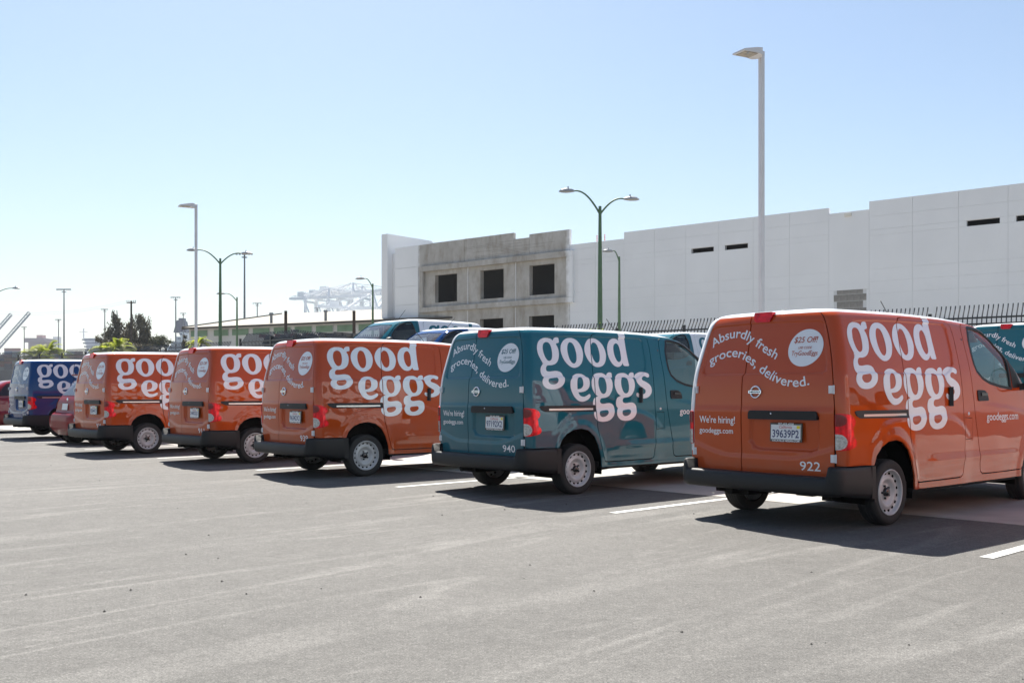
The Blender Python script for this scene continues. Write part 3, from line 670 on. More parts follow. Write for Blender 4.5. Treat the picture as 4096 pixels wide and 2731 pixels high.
    WS = [(fx(1.79)-.06, 1.79), (fx(1.5)-.05, 1.5), (fx(1.16)-.02, 1.16), (0, 1.15), (-fx(1.16)+.02, 1.16), (-fx(1.5)+.05, 1.5), (-fx(1.79)+.06, 1.79), (0, 1.815)]
    WS = round_poly(WS, .05)
    part('front_body', panel('front_body', [FL, WS], h=.035, fn=front_map, sgn=-1), P_ORANGE, van, 'paint')
    ws = part('windscreen', panel('windscreen', [shrink(WS, -.008)], h=.06, edge=0, off=-.008, fn=front_map, sgn=-1), GLASS_WS, van)
    part('grille', panel('grille', [round_poly([(.44, .80), (-.44, .80), (-.40, .64), (.40, .64)], .03)], h=.05, off=.008, fn=front_map, sgn=-1), BLACK_GL, van)
    for sx in (-1, 1):
        part('headlamp', panel('headlamp', [round_poly([(sx*.50, .72), (sx*.62, .70), (sx*.70, .78), (sx*.70, .93), (sx*.60, .86), (sx*.50, .80)], .02)], h=.03, off=.010, fn=front_map, sgn=-1), LENS_CLEAR, van)
    part('front_bumper', panel('front_bumper', [round_poly([(.68, .245), (.70, .54), (-.70, .54), (-.68, .245)], .03)], h=.05, off=.02, fn=front_map, sgn=-1), P_ORANGE, van, 'paint')
    # wheels
    ty, rim, sl_, hb_ = wheel_parts()
    for sx, yy in ((1, .931), (-1, .931), (1, 3.83), (-1, 3.83)):
        w = part('wheel', ty, RUBBER, van); w.location = (sx*.725, yy, .291); w.rotation_euler = (random.uniform(0, 6) if sx > 0 else 0, 0, 0 if sx > 0 else math.pi)
        part('rim', rim, STEEL, w, 'rim'); part('vent_slots', sl_, DARK, w)['kind'] = 'stuff'; part('hub', hb_, BLACK_GL, w)
    # dark inside lining, wheel wells, underbody and axle
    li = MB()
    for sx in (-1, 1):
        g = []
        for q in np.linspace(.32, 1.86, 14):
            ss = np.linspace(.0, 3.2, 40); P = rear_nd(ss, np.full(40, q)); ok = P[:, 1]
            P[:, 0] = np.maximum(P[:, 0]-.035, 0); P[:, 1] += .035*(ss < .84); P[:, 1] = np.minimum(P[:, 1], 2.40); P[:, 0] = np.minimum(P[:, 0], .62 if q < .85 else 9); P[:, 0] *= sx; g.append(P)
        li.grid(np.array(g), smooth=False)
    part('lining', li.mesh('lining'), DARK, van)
    for sx in (-1, 1):
        for cy in (.931, 3.83):
            wl = MB(); g = [[(sx*x, cy+.40*math.cos(t), .28+.47*math.sin(t)) for t in np.linspace(-.15, math.pi+.15, 18)] for x in (.80, .50)]; wl.grid(np.array(g)); wl.add([g[1][i] for i in range(18)], [tuple(range(18))]); part('wheel_well', wl.mesh('wheel_well'), DARK, van)
    ub = MB(); ub.box((0, 2.35, .325), (1.50, 3.9, .07)); ub.box((0, .45, .335), (1.35, .45, .06)); ub.tube([(-.66, .931, .285), (.66, .931, .285)], .045, 10); ub.box((.0, .931, .27), (.18, .20, .14)); ub.box((.52, .60, .27), (.10, .42, .08)); ub.box((-.52, .60, .27), (.10, .42, .08)); ub.tube([(-.32, .12, .275), (-.32, .55, .275), (-.28, 1.6, .29)], .035, 8); ub.box((-.30, .42, .28), (.20, .36, .10)); ub.box((.70, 1.36, .27), (.05, .10, .05)); ub.tube([(-.6, .80, .23), (.6, .80, .23)], .014, 6)
    part('underbody', ub.mesh('underbody'), UNDER, van)
    for sx in (-1, 1): sill = MB(); sill.box((sx*.79, 2.35, .285), (.05, 2.1, .03)); part('sill_flange', sill.mesh('sill_flange'), UNDER, van)
    # cab: dashboard, wheel, seats, bulkhead
    ca = MB(); ca.grid(np.array([[(x, y, z) for x in (-.72, .72)] for y, z in ((4.02, 1.135), (3.75, 1.165), (3.45, 1.145), (3.36, 1.06), (3.40, .70))]), smooth=True)
    ca.grid(np.array([[(x, 3.42-.02*abs(x), 1.155+.05*math.sin(t)) for t in np.linspace(0, math.pi, 8)] for x in (-.62, -.52, -.26, -.16)])); part('dashboard', ca.mesh('dashboard'), TRIM, van)
    sw = MB(); C = Vector((-.38, 3.18, 1.07)); n1 = Vector((0, -.85, .55)).normalized(); ax = Vector((1, 0, 0)); ay = n1.cross(ax)
    sw.tube([C+(ax*math.cos(t)+ay*math.sin(t))*.185 for t in np.linspace(0, 2*math.pi, 25)], .016, 8, cap=False); sw.bar(C-ax*.17, C+ax*.17, .04, .03); sw.bar(C, C-n1*.25, .05); part('steering_wheel', sw.mesh('steering_wheel'), BLACK_PL, van)
    for sx in (-1, 1):
        se = MB(); se.box((sx*.38, 2.85, .78), (.50, .52, .16)); se.box((sx*.38, 2.56, 1.10), (.48, .15, .60), M=Matrix.Rotation(R(10), 3, 'X')); se.box((sx*.38, 2.49, 1.50), (.26, .10, .18)); bevelled(part('seat', se.mesh('seat'), TRIM, van), .04)
        vz = MB(); vz.box((sx*.38, 2.98, 1.74), (.42, .16, .02), M=Matrix.Rotation(R(-35), 3, 'X')); part('sun_visor', vz.mesh('sun_visor'), TRIM_L, van)
    bk = MB(); bk.box((0, 2.41, 1.02), (1.46, .02, 1.35)); bk.box((0, 3.0, .42), (1.50, 1.2, .04)); part('bulkhead', bk.mesh('bulkhead'), TRIM, van)
    an = MB(); an.tube([(-.1, 2.62, 1.88), (-.1, 2.36, 2.12)], .005, 6); part('aerial', an.mesh('aerial'), BLACK_PL, van)
    return van

def add_plate(van, number, top, bottom):
    """licence plate and fleet number of one van"""
    door = [c for c in van.children if c.name.startswith('rear_door')][0]
    c = (.288, .138-.014, .824)
    M = Matrix.Translation(c) @ Matrix.Rotation(R(88), 4, 'X')
    fr = MB(); fr.box((0, 0, 0), (.330, .166, .012)); o = fr.build('plate_frame', BLACK_GL, door); o.matrix_local = M
    bevelled(o, .006)
    pl = MB(); pl.box((0, .002, .0075), (.300, .126, .003)); o2 = pl.build('licence_plate', PLATE, door); o2.matrix_local = M
    T = lambda dz, dy: M @ Matrix.Translation((0, dy, dz))
    V, F = text_flat(number, .27, .070, .016); obj('plate_number', flat_mesh('plate_number', V, F, T(.0100, -.012)), INK_NAVY, door)
    V, F = text_flat('California', .130, .026, 0); V[:, 0] += .15*V[:, 1]; obj('plate_state', flat_mesh('plate_state', V, F, T(.0102, .046)), INK_RED, door)
    for s, w_, dy in ((top, .16 if len(top) > 8 else .12, .073), (bottom, .28, -.073)):
        V, F = text_flat(s, w_, .018, .02); obj('frame_lettering', flat_mesh('frame_lettering', V, F, T(.0075, dy)), VINYL, door)
    st = MB(); st.box((.128, .047, .0102), (.032, .026, .0012)); o3 = st.build('plate_sticker', YELLOW, door); o3.matrix_local = M
def add_number(van, number, letter=None):
    door = [c for c in van.children if c.name.startswith('rear_door')][0]
    T = [text_fit(number, .430, .622, .506, .080, .006)]
    me = print_on('fleet_number', T, xq); obj('fleet_number', me, letter or VINYL, door)
def dress(o, roles):
    if 'paint' in roles: roles = dict(roles, left=LEFT[roles['paint']])
    for c in o.children:
        r = c.get('role')
        if r in roles and c.type == 'MESH': c.material_slots[0].material = roles[r]
        dress(c, roles)
def clean(o):
    for c in o.children:
        if 'role' in c: del c['role']
        clean(c)
proto = build_van()
VANS = [  # rear centre, heading (clockwise from +Y), number, plate, frame, roles, label
 ((2.105, 8.842), 49.96, '922', '39639P2', '707-455-4500', 'VACAVILLE NISSAN.COM', {}, 'orange delivery van numbered 922, nearest the camera', 1.0),
 ((-.477, 11.417), 48.72, '940', '97192X2', '707-455-4500', 'VACAVILLE NISSAN.COM', dict(paint=P_TEAL), 'teal delivery van numbered 940 with white wording', 1.0),
 ((-3.248, 13.842), 49.80, '939', '96342X2', '707-455-4500', 'VACAVILLE NISSAN.COM', {}, 'orange delivery van numbered 939, left of the teal van', 1.0),
 ((-5.432, 16.350), 47.78, '911', '24822J2', 'HILLTOP', 'HILLTOP NISSAN.NET', {}, 'orange delivery van numbered 911, a white lamp post rising behind it', 1.0),
 ((-8.061, 18.716), 46.81, '926', '85844V2', '707-455-4500', 'VACAVILLE NISSAN.COM', {}, 'orange delivery van numbered 926, beside the red hatchback', 1.0),
 ((-12.30, 24.60), 47.5, '923', '35872N2', '707-455-4500', 'VACAVILLE NISSAN.COM', dict(paint=P_BLUE, rim=BLACK_GL), 'dark blue delivery van numbered 923 at the far left', 1.0)]
vans = []
for i in range(len(VANS)): vans.append(proto if i == 0 else copy_tree(proto))
row2 = [copy_tree(proto) for _ in range(5)]
for v, (c, hd, num, pl, ft, fb, roles, label, sc) in zip(vans, VANS):
    v.location = (c[0], c[1], 0 if num != '923' else .04); v.rotation_euler = (0, 0, -R(hd)); tag(v, label, 'van', 'delivery vans parked in the front row')
    add_plate(v, pl, ft, fb); add_number(v, num); dress(v, roles)
def second_row(v, c, hd, sc, roles, label):
    v.location = (c[0], c[1], float(ground_z(*c))); v.rotation_euler = (0, 0, -R(hd)); v.scale = sc; dress(v, roles); tag(v, label, 'van', 'vans in the second row')
BK = math.degrees(HEAD)+180
second_row(row2[0], (8.62, 17.6), 47.4, (1, 1, 1), dict(paint=P_TEAL), 'teal van seen from behind past the nose of the nearest orange van'); add_number(row2[0], '942')
second_row(row2[1], (5.65, 26.5), BK, (1, 1, 1), dict(paint=P_TEAL), 'white van with teal nose facing left between the teal van and the nearest orange van')
second_row(row2[2], (-1.25, 31.1), BK, (1.18, 1.12, 1.39), dict(paint=P_TEAL), 'tall white van with teal nose and big teal wording behind the front row')
second_row(row2[3], (.29, 27.2), BK, (1.05, 1.05, 1.19), dict(paint=P_BLUE), 'blue van with pale roof facing left in front of the tall white van')
v = row2[4]; v.location = (4.50, 6.26, 0); v.rotation_euler = (0, 0, -R(48.2)); tag(v, 'orange delivery van one stall to the right of van 922, seen only in reflections', 'van', 'delivery vans parked in the front row'); add_number(v, '935')
for v in vans+row2: clean(v)
# ------------------------------------------------------------------ ground
def asphalt_material():
    m = bpy.data.materials.new('asphalt'); m.use_nodes = True; t = m.node_tree; b = t.nodes['Principled BSDF']; L = t.links.new
    tc = t.nodes.new('ShaderNodeTexCoord')
    def N(kind, **k):
        n = t.nodes.new(kind)
        for a, v in k.items(): setattr(n, a, v)
        return n
    def noise(scale, detail=3, rough=.55, vec=None, rot=0, st=(1, 1, 1)):
        mp = N('ShaderNodeMapping'); mp.vector_type = 'TEXTURE'; mp.inputs['Rotation'].default_value = (0, 0, rot); mp.inputs['Scale'].default_value = [1/k for k in st]; L(tc.outputs['Object'], mp.inputs[0])
        n = N('ShaderNodeTexNoise'); n.inputs['Scale'].default_value = scale; n.inputs['Detail'].default_value = detail; n.inputs['Roughness'].default_value = rough; L(mp.outputs[0], n.inputs['Vector']); return n.outputs['Fac']
    def rng(x, a, b_, c, d, ease=False):
        r = N('ShaderNodeMapRange'); r.inputs[1].default_value = a; r.inputs[2].default_value = b_; r.inputs[3].default_value = c; r.inputs[4].default_value = d; r.clamp = True
        if ease: r.interpolation_type = 'SMOOTHSTEP'
        L(x, r.inputs[0]); return r.outputs[0]
    def op(o, a, c):
        n = N('ShaderNodeMath', operation=o)
        for i, x in enumerate((a, c)):
            if isinstance(x, (int, float)): n.inputs[i].default_value = x
            else: L(x, n.inputs[i])
        return n.outputs[0]
    rot = R(90-44.0)     # streaks run about 39 degrees clockwise from +Y
    patch = rng(noise(.22, 4), .3, .7, .88, 1.10)
    # drawn-out pale drag marks: thin lines where a stretched noise crosses its middle value
    s1 = noise(1.0, 2, .5, rot=rot, st=(.07, .85, 1)); l1 = rng(op('ABSOLUTE', op('SUBTRACT', s1, .5), 0), 0, .024, 1, 0, True)
    s2 = noise(1.0, 2, .5, rot=rot, st=(.11, 1.7, 3)); l2 = rng(op('ABSOLUTE', op('SUBTRACT', s2, .47), 0), 0, .020, 1, 0, True)
    s3 = noise(1.0, 3, .6, rot=rot, st=(.05, .55, 7)); band = rng(s3, .48, .66, 0, 1, True)
    brk = rng(noise(.6, 6, .7), .40, .62, .08, 1)
    streak = op('MULTIPLY', op('MAXIMUM', op('MULTIPLY', l1, .48), op('MULTIPLY', l2, .28)), brk)
    streak = op('ADD', op('MULTIPLY', streak, rng(noise(55, 3, .7), .35, .65, .6, 1.3)), op('MULTIPLY', band, .09))
    g1 = rng(noise(95, 2, .7), .28, .72, .60, 1.42); g2 = rng(noise(300, 1, .5), .3, .7, .66, 1.38)
    vo = N('ShaderNodeTexVoronoi'); vo.inputs['Scale'].default_value = 62; L(tc.outputs['Object'], vo.inputs['Vector'])
    stone = rng(vo.outputs['Distance'], .0, .45, 1.25, .85)
    lum = op('MULTIPLY', op('MULTIPLY', op('MULTIPLY', patch, g1), g2), stone)
    lum = op('MULTIPLY', lum, rng(noise(24, 4, .75), .32, .68, .80, 1.20)); lum = op('MULTIPLY', lum, rng(noise(5, 5, .7), .34, .66, .90, 1.10))
    lum = op('MULTIPLY', lum, op('ADD', 1.0, streak)); stain = rng(noise(.55, 6, .6), .62, .78, 1, .82); lum = op('MULTIPLY', lum, stain)
    cm = N('ShaderNodeMix', data_type='RGBA', blend_type='MULTIPLY'); cm.inputs[0].default_value = 1; cm.inputs[6].default_value = (.118, .1135, .106, 1); L(lum, cm.inputs[7]); L(cm.outputs[2], b.inputs['Base Color'])
    b.inputs['Roughness'].default_value = .86; b.inputs['Specular IOR Level'].default_value = .3
    bp_ = N('ShaderNodeBump'); bp_.inputs['Strength'].default_value = .55; bp_.inputs['Distance'].default_value = .006; L(op('ADD', g1, op('MULTIPLY', stone, .5)), bp_.inputs['Height']); L(bp_.outputs[0], b.inputs['Normal'])
    return m
ASPHALT = asphalt_material()
CONCRETE = mat('slab_concrete', (.34, .325, .295), rough=.85, noise=(1.3, .24, 9), bump=(60, .25))
LINE = mat('worn_line_paint', (.50, .50, .48), rough=.7, noise=(9, .22, 8))
gm = MB(); aa = [-3600, -600, -120, -60, -30, 0, 30, 60, 120, 600, 3600]; bb = [-600, -300, -40, -10, 0, 1]+[1+.25*i for i in range(1, 9)]+[4, 6, 9, 14, 16, 60, 300, 3600]
gm.grid(np.array([[tuple(lot(a, b)) for b in bb] for a in aa]), smooth=True); gr = structure(gm.build('asphalt_ground', ASPHALT))
wm = MB(); wm.add([(-3000, 560, .80), (3000, 420, .80), (3000, 3000, .80), (-3000, 3000, .80)], [(0, 1, 2, 3)]); structure(wm.build('harbour_water', mat('water', (.03, .05, .06), rough=.15, bump=(.4, .4))))
dm = MB(); dm.add([(40, 21, .785), (-32, 66, .785), (-60, 120, .785), (60, 90, .785)], [(0, 1, 2, 3)]); structure(dm.build('bounce_ground', mat('bounce_pale', (.34, .31, .26), rough=.95, noise=(.4, .2, 6))))  # unseen pale ground added to bounce sunlight onto the building walls
# concrete pads under the parked vans, slab by slab
pave = structure(empty('concrete_pavement'))
for i in range(-3, 11):
    for j, (b0, b1) in enumerate(((0, 2.45), (2.45, 4.9), (4.9, 7.6))):
        a0 = -4.13+3.53*i+.006; a1 = a0+3.53-.012; g = []; n = 7
        dz = random.uniform(.004, .008)
        top = [[lot(a, b, dz) for b in np.linspace(b0+.006, b1-.006, n)] for a in (a0, a1)]
        s = MB(); s.grid(np.array([[tuple(p) for p in r] for r in top]), smooth=False)
        ring = [top[0][k] for k in range(n)]+[top[1][k] for k in range(n-1, -1, -1)]; low = [p-Vector((0, 0, .03)) for p in ring]; m2 = len(ring)
        s.add(ring+low, [(k, k+m2, (k+1) % m2+m2, (k+1) % m2) for k in range(m2)]); s.build('slab', CONCRETE, pave)
for i in range(-1, 10):
    a = -4.13+3.53*i; s = MB(); bs = [-2.0, -1, -.01]; s.grid(np.array([[tuple(lot(a+d, b, .004)) for b in bs] for d in (-.05, .05)]), smooth=False)
    s.grid(np.array([[tuple(lot(a+d, b, .0135)) for b in (0, .5, 1, 1.5, 2, 2.5, 3)] for d in (-.05, .05)]), smooth=False)
    structure(s.build('parking_line', LINE))
# loose grit on the asphalt
gt = MB()
for _ in range(110):
    Y = 3.2+26*random.random()**1.6; X = random.uniform(-.55, .55)*Y; r = random.uniform(.003, .010)*(1+Y*.03); z = float(ground_z(X, Y))+r*.3
    gt.add([(X+r*random.uniform(.6, 1.3)*a, Y+r*random.uniform(.6, 1.3)*b, z+r*.8*c) for a, b, c in ((1, 0, 0), (-1, 0, 0), (0, 1, 0), (0, -1, 0), (0, 0, 1), (0, 0, -1))], [(0, 2, 4), (2, 1, 4), (1, 3, 4), (3, 0, 4)])
o = gt.build('grit', mat('grit', (.06, .055, .05), rough=.9, noise=(3, .7, 2))); o['kind'] = 'stuff'
o['label'] = 'loose dark grit scattered over the asphalt'
# ------------------------------------------------------------------ steel fence with curved picket tops
FENCE = mat('black_fence_steel', (.012, .012, .014), rough=.38, coat=.3)
FGZ = .75
def fence(name, P0, P1, lean, label, post=2.44, sp=.115):
    P0, P1 = Vector((*P0, 0)), Vector((*P1, 0)); d = (P1-P0); L = d.length; d.normalize(); rz = math.atan2(d.y, d.x)
    root = empty(name, (P0.x, P0.y, FGZ), rz); ll = Matrix.Rotation(-rz, 3, 'Z') @ Vector((*lean, 0))
    pk = MB(); prof_ = [(0, .12), (0, 2.18), (.02, 2.28), (.07, 2.38), (.14, 2.48), (.20, 2.56), (.235, 2.65)]
    rows = []
    for o_, z in prof_:
        c = Vector((0, 0, z))+ll*o_; rows.append([tuple(c+Vector(q)) for q in ((-.0125, -.0125, 0), (.0125, -.0125, 0), (.0125, .0125, 0), (-.0125, .0125, 0), (-.0125, -.0125, 0))])
    pk.grid(np.array(rows), smooth=False); pk.add(rows[-1][:4], [(0, 1, 2, 3)]); me = pk.mesh('picket'); me.materials.append(FENCE)
    n = int(L/sp); post_every = int(round(post/sp))
    pm = MB(); pm.box((0, 0, 1.21), (.075, .075, 2.42)); pm.box((0, 0, 2.435), (.085, .085, .03)); pme = pm.mesh('post'); pme.materials.append(FENCE)
    for i in range(n+1):
        if i % post_every == 0: obj('post', pme, None, root, (i*sp, .0, 0))
        else: obj('picket', me, None, root, (i*sp, 0, 0))
    for z in (2.30, 2.14, .30):
        r = MB(); r.box((L/2, 0, z), (L, .045, .045)); r.build('rail', FENCE, root)
    return tag(root, label, 'fence')
F0 = np.array((12.8, 25.0)); FD = np.array((-.790, .613)); FN = (.613, .790)
fp = lambda t: tuple(F0+FD*t)
fence('steel_fence', fp(-5), fp(24.2), FN, 'black picket fence with curved tops in front of the white building')
fence('steel_fence', fp(32.3), fp(60), FN, 'long black picket fence with curved tops at the far left')
fence('steel_fence', (-10.6, 39.0), (-7.86, 36.0), (.74, .67), 'short black fence bay left of the fence corner, taller looking than its neighbours', sp=.11)
fence('steel_fence', (-7.80, 36.0), fp(24.3), (-.976, .216), 'short black fence side running back from the fence corner', sp=.12)

# ------------------------------------------------------------------ lamps and masts
GREEN = mat('green_pole_paint', (.085, .160, .075), rough=.5, noise=(3, .1, 3))
GREYM = mat('lamp_grey', (.33, .34, .35), rough=.45, metal=.2)
WHITEP = mat('white_pole_paint', (.60, .60, .60), rough=.45, noise=(2, .05, 3))
MASTM = mat('galvanised_mast', (.20, .21, .22), rough=.6)
LEDM = mat('led_glass', (.30, .26, .20), rough=.3, noise=(20, .4, 2))
def at(u, v, Y): return Vector(((u-2048)/4000*Y, Y, EYE+(1561.2-v)/4000*Y))
def cobra(parent, p, d, s=1.0):
    h = MB(); d = Vector(d).normalized(); n = Vector((-d.y, d.x, 0)); rows = []
    for t, w, zt, zb in ((0, .05, .05, -.03), (.12, .10, .10, -.05), (.35, .15, .13, -.07), (.60, .14, .09, -.06), (.74, .05, .0, -.03)):
        rows.append([tuple(p+d*t*s+n*w*s*a+Vector((0, 0, b*s))) for a, b in ((-1, 0), (-.6, zt), (.6, zt), (1, 0), (.6, zb), (-.6, zb), (-1, 0))])
    h.grid(np.array(rows)); h.tube([p+d*.3*s+Vector((0, 0, .1*s)), p+d*.3*s+Vector((0, 0, .22*s))], .035*s, 8); return h.build('lamp_head', GREYM, parent)
def green_lamp(u, vt, Y, heads, label, r=.11):
    top = at(u, vt, Y); gz = float(ground_z(top.x, top.y)); root = empty('street_lamp', (top.x, top.y, gz)); H_ = top.z-gz
    p = MB(); p.tube([(0, 0, 0), (0, 0, .05), (0, 0, H_*.5), (0, 0, H_+.12)], [r*1.5, r*1.25, r, r*.62], 12); p.tube([(0, 0, .0), (0, 0, .35)], r*2.0, 12); p.build('pole', GREEN, root)
    for hu, hv in heads:
        e = at(hu, hv, Y); ex, ez = e.x-top.x, e.z-gz; pts = []
        for t in np.linspace(0, 1, 12): pts.append((ex*t, 0, H_-.25+(ez-H_+.25)*(math.sin(t*math.pi/2)**.9)+.10*math.sin(t*math.pi)))
        a = MB(); a.tube(pts, [r*.42-.012*t for t in np.linspace(0, 1, 12)], 8); a.build('arm', GREEN, root); cobra(root, Vector((ex*.93, 0, ez)), (math.copysign(1, ex), 0, 0), .95)
    return tag(root, label, 'street lamp', 'green street lamps')
green_lamp(2400, 836, 45, [(2290, 765), (2502, 797)], 'green street lamp with two arms in front of the white building')
green_lamp(881, 1041, 63, [(784, 1001), (972, 1014)], 'green street lamp with two arms left of the unfinished building')
green_lamp(2477, 1034, 64, [(2450, 1005)], 'green street lamp with one arm in front of the white building', .10)
green_lamp(1491, 1141, 76, [(1456, 1115)], 'green street lamp with one arm beside the port cranes', .10)
green_lamp(948, 1194, 84, [(896, 1175)], 'small green street lamp with one arm in front of the warehouse', .10)
green_lamp(-70, 1215, 88, [(58, 1153)], 'green street lamp whose arm reaches in at the left edge', .10)
def white_post(u, vt, Y, label, yaw):
    top = at(u, vt, Y); gz = float(ground_z(top.x, top.y)); H_ = top.z-gz; root = empty('parking_lamp', (top.x, top.y, gz), yaw)
    p = MB(); p.box((0, 0, H_/2), (.092, .092, H_)); bevelled(p.build('pole', WHITEP, root), .008)
    c = MB(); c.tube([(0, 0, 0), (0, 0, .75)], .30, 20); c.build('base', CONCRETE, root)
    h = MB(); g = []
    for x, zt, zb in ((-.04, .0, -.14), (-.12, .012, -.13), (-.26, -.004, -.105), (-.56, -.07, -.115), (-.60, -.085, -.115)):
        g.append([(x, -.17 if x < -.1 else -.06, zb), (x, -.17 if x < -.1 else -.06, zt), (x, .17 if x < -.1 else .06, zt), (x, .17 if x < -.1 else .06, zb), (x, -.17 if x < -.1 else -.06, zb)])
    h.grid(np.array(g), smooth=False); h.add(g[-1][:4], [(0, 1, 2, 3)]); hd = h.build('lamp_head', WHITEP, root, (0, 0, H_))
    l = MB(); l.box((-.38, 0, -.118), (.32, .28, .012)); l.build('lens', LEDM, hd); s = MB(); s.lathe([(0, .03), (-.03, .025), (-.035, 0)], 12, axis='Z', c=(-.46, -.12, -.118)); s.build('sensor', GREYM, hd)
    return tag(root, label, 'lamp post', 'white parking lot lamp posts')
white_post(3046, 207, 20.0, 'tall white square lamp post behind the nearest orange van', R(28))
white_post(784, 818, 36.0, 'white square lamp post behind the orange vans at left', R(28))
def mast(u, vt, Y, label, w=3.0, n=6):
    top = at(u, vt, Y); gz = .78; root = empty('light_mast', (top.x, top.y, gz)); H_ = top.z-gz
    p = MB(); p.tube([(0, 0, 0), (0, 0, H_)], [.30, .15], 10); p.build('pole', MASTM, root)
    b = MB(); b.bar((-w, 0, H_), (w, 0, H_), .12); b.tube([(math.cos(t)*.55, math.sin(t)*.55, H_-.8) for t in np.linspace(0, 6.283, 13)], .09, 6, cap=False); b.build('crossbar', MASTM, root)
    for k in range(n):
        x = -w+2*w*k/(n-1); l = MB(); l.box((x, -.2, H_-.15), (.34, .4, .32)); l.build('floodlight', GREYM, root)
    return tag(root, label, 'light mast', 'port light masts')
for a in [(256, 1156, 280, 'tall light mast above the palms at the far left', 1.85, 8), (978, 1014, 210, 'tallest light mast, above the warehouse', 1.6, 6), (703, 1188, 300, 'light mast left of the white lamp post', 1.25, 5), (1029, 1212, 330, 'light mast standing behind the warehouse roof', 1.25, 4), (234, 1277, 380, 'slim light mast above the container ship', .95, 4), (97, 1307, 420, 'small light mast nearest the left edge', .9, 4), (419, 1236, 340, 'light mast just left of the tall dark tree', 1.0, 4), (733, 1252, 400, 'small light mast just left of the warehouse', 1.0, 4), (1269, 1231, 420, 'small light mast in front of the port cranes', .95, 4)]: mast(*a)
# utility pole with wires
WOOD = mat('weathered_wood', (.06, .045, .035), rough=.9, noise=(3, .3, 4))
WIRE = mat('wire', (.10, .10, .11), rough=.6)
tp = at(525, 1203, 130); root = empty('utility_pole', (tp.x, tp.y, .78)); hh = tp.z-.78
p = MB(); p.tube([(0, 0, 0), (0, 0, hh)], [.17, .12], 8); p.build('pole', WOOD, root)
p = MB(); p.box((0, 0, hh-.25), (1.15, .1, .12)); p.build('crossarm', WOOD, root)
for x in (-.55, -.3, .3, .55): p = MB(); p.tube([(x, 0, hh-.2), (x, 0, hh+.08)], .045, 6); p.build('insulator', GREYM, root)
for k, x in enumerate((-.55, .55)):
    w = MB(); far = at(-260, 1190, 150)-Vector((tp.x, tp.y, .78)); pts = []
    for t in np.linspace(0, 1, 14): q = Vector((x, 0, hh)).lerp(Vector((far.x, far.y, far.z-.6*k)), t); q.z -= 4*1.9*t*(1-t); pts.append(q)
    w.tube(pts, .008, 5); w.build('wire', WIRE, root)
tag(root, 'wooden utility pole with a crossarm rising out of the dark tree', 'utility pole')
for u, vt, lb in ((1143, 1243, 'dark wooden pole in front of the warehouse, left one of two'), (1416, 1243, 'dark wooden pole in front of the warehouse, right one of two')):
    tp = at(u, vt, 66); root = empty('wooden_pole', (tp.x, tp.y, .78)); p = MB(); p.tube([(0, 0, 0), (0, 0, tp.z-.78)], [.13, .10], 8); p.build('pole', WOOD, root); tag(root, lb, 'pole', 'poles by the warehouse')
# ------------------------------------------------------------------ unfinished white building (x along the wall to the left, y into the building)
WALLW = mat('white_wall_paint', (.80, .805, .81), rough=.8, noise=(.35, .035, 6), bump=(9, .05))
def raw_concrete():
    m = mat('raw_concrete', (.25, .235, .21), rough=.9, bump=(14, .12)); t = m.node_tree; b = t.nodes['Principled BSDF']; L = t.links.new
    tc = t.nodes.new('ShaderNodeTexCoord')
    def nz(sc, det, st=(1, 1, 1)):
        mp = t.nodes.new('ShaderNodeMapping'); mp.inputs['Scale'].default_value = st; L(tc.outputs['Object'], mp.inputs[0]); n = t.nodes.new('ShaderNodeTexNoise'); n.inputs['Scale'].default_value = sc; n.inputs['Detail'].default_value = det; n.inputs['Roughness'].default_value = .65; L(mp.outputs[0], n.inputs['Vector']); return n.outputs['Fac']
    def rmp(x, stops):
        r = t.nodes.new('ShaderNodeValToRGB'); r.color_ramp.elements[0].position = stops[0][0]; r.color_ramp.elements[0].color = (*stops[0][1], 1); r.color_ramp.elements[1].position = stops[-1][0]; r.color_ramp.elements[1].color = (*stops[-1][1], 1)
        for p, c in stops[1:-1]: e = r.color_ramp.elements.new(p); e.color = (*c, 1)
        L(x, r.inputs[0]); return r.outputs[0]
    c1 = rmp(nz(.55, 9), [(.33, (.35, .325, .29)), (.52, (.44, .42, .388)), (.70, (.52, .502, .475))])
    c2 = rmp(nz(1.0, 8, (1.6, 1, .45)), [(.47, (1, 1, 1)), (.62, (.76, .72, .67))])
    mu = t.nodes.new('ShaderNodeMix'); mu.data_type = 'RGBA'; mu.blend_type = 'MULTIPLY'; mu.inputs[0].default_value = .8; L(c1, mu.inputs[6]); L(c2, mu.inputs[7])
    # sprayed white edge where the painting has begun
    sx = t.nodes.new('ShaderNodeSeparateXYZ'); L(tc.outputs['Object'], sx.inputs[0])
    ad = t.nodes.new('ShaderNodeMath'); ad.operation = 'MULTIPLY_ADD'; L(nz(1.3, 6), ad.inputs[0]); ad.inputs[1].default_value = .9; L(sx.outputs[0], ad.inputs[2])
    lo = t.nodes.new('ShaderNodeMapRange'); lo.inputs[1].default_value = 29.55; lo.inputs[2].default_value = 30.0; lo.inputs[3].default_value = 1; lo.inputs[4].default_value = 0; L(ad.outputs[0], lo.inputs[0])
    hi = t.nodes.new('ShaderNodeMapRange'); hi.inputs[1].default_value = 44.45; hi.inputs[2].default_value = 44.75; hi.inputs[3].default_value = 0; hi.inputs[4].default_value = 1; L(ad.outputs[0], hi.inputs[0])
    mx = t.nodes.new('ShaderNodeMath'); mx.operation = 'MAXIMUM'; L(lo.outputs[0], mx.inputs[0]); L(hi.outputs[0], mx.inputs[1])
    m3 = t.nodes.new('ShaderNodeMix'); m3.data_type = 'RGBA'; L(mx.outputs[0], m3.inputs[0]); L(mu.outputs[2], m3.inputs[6]); m3.inputs[7].default_value = (.80, .805, .81, 1); L(m3.outputs[2], b.inputs['Base Color']); return m
RAW = raw_concrete()
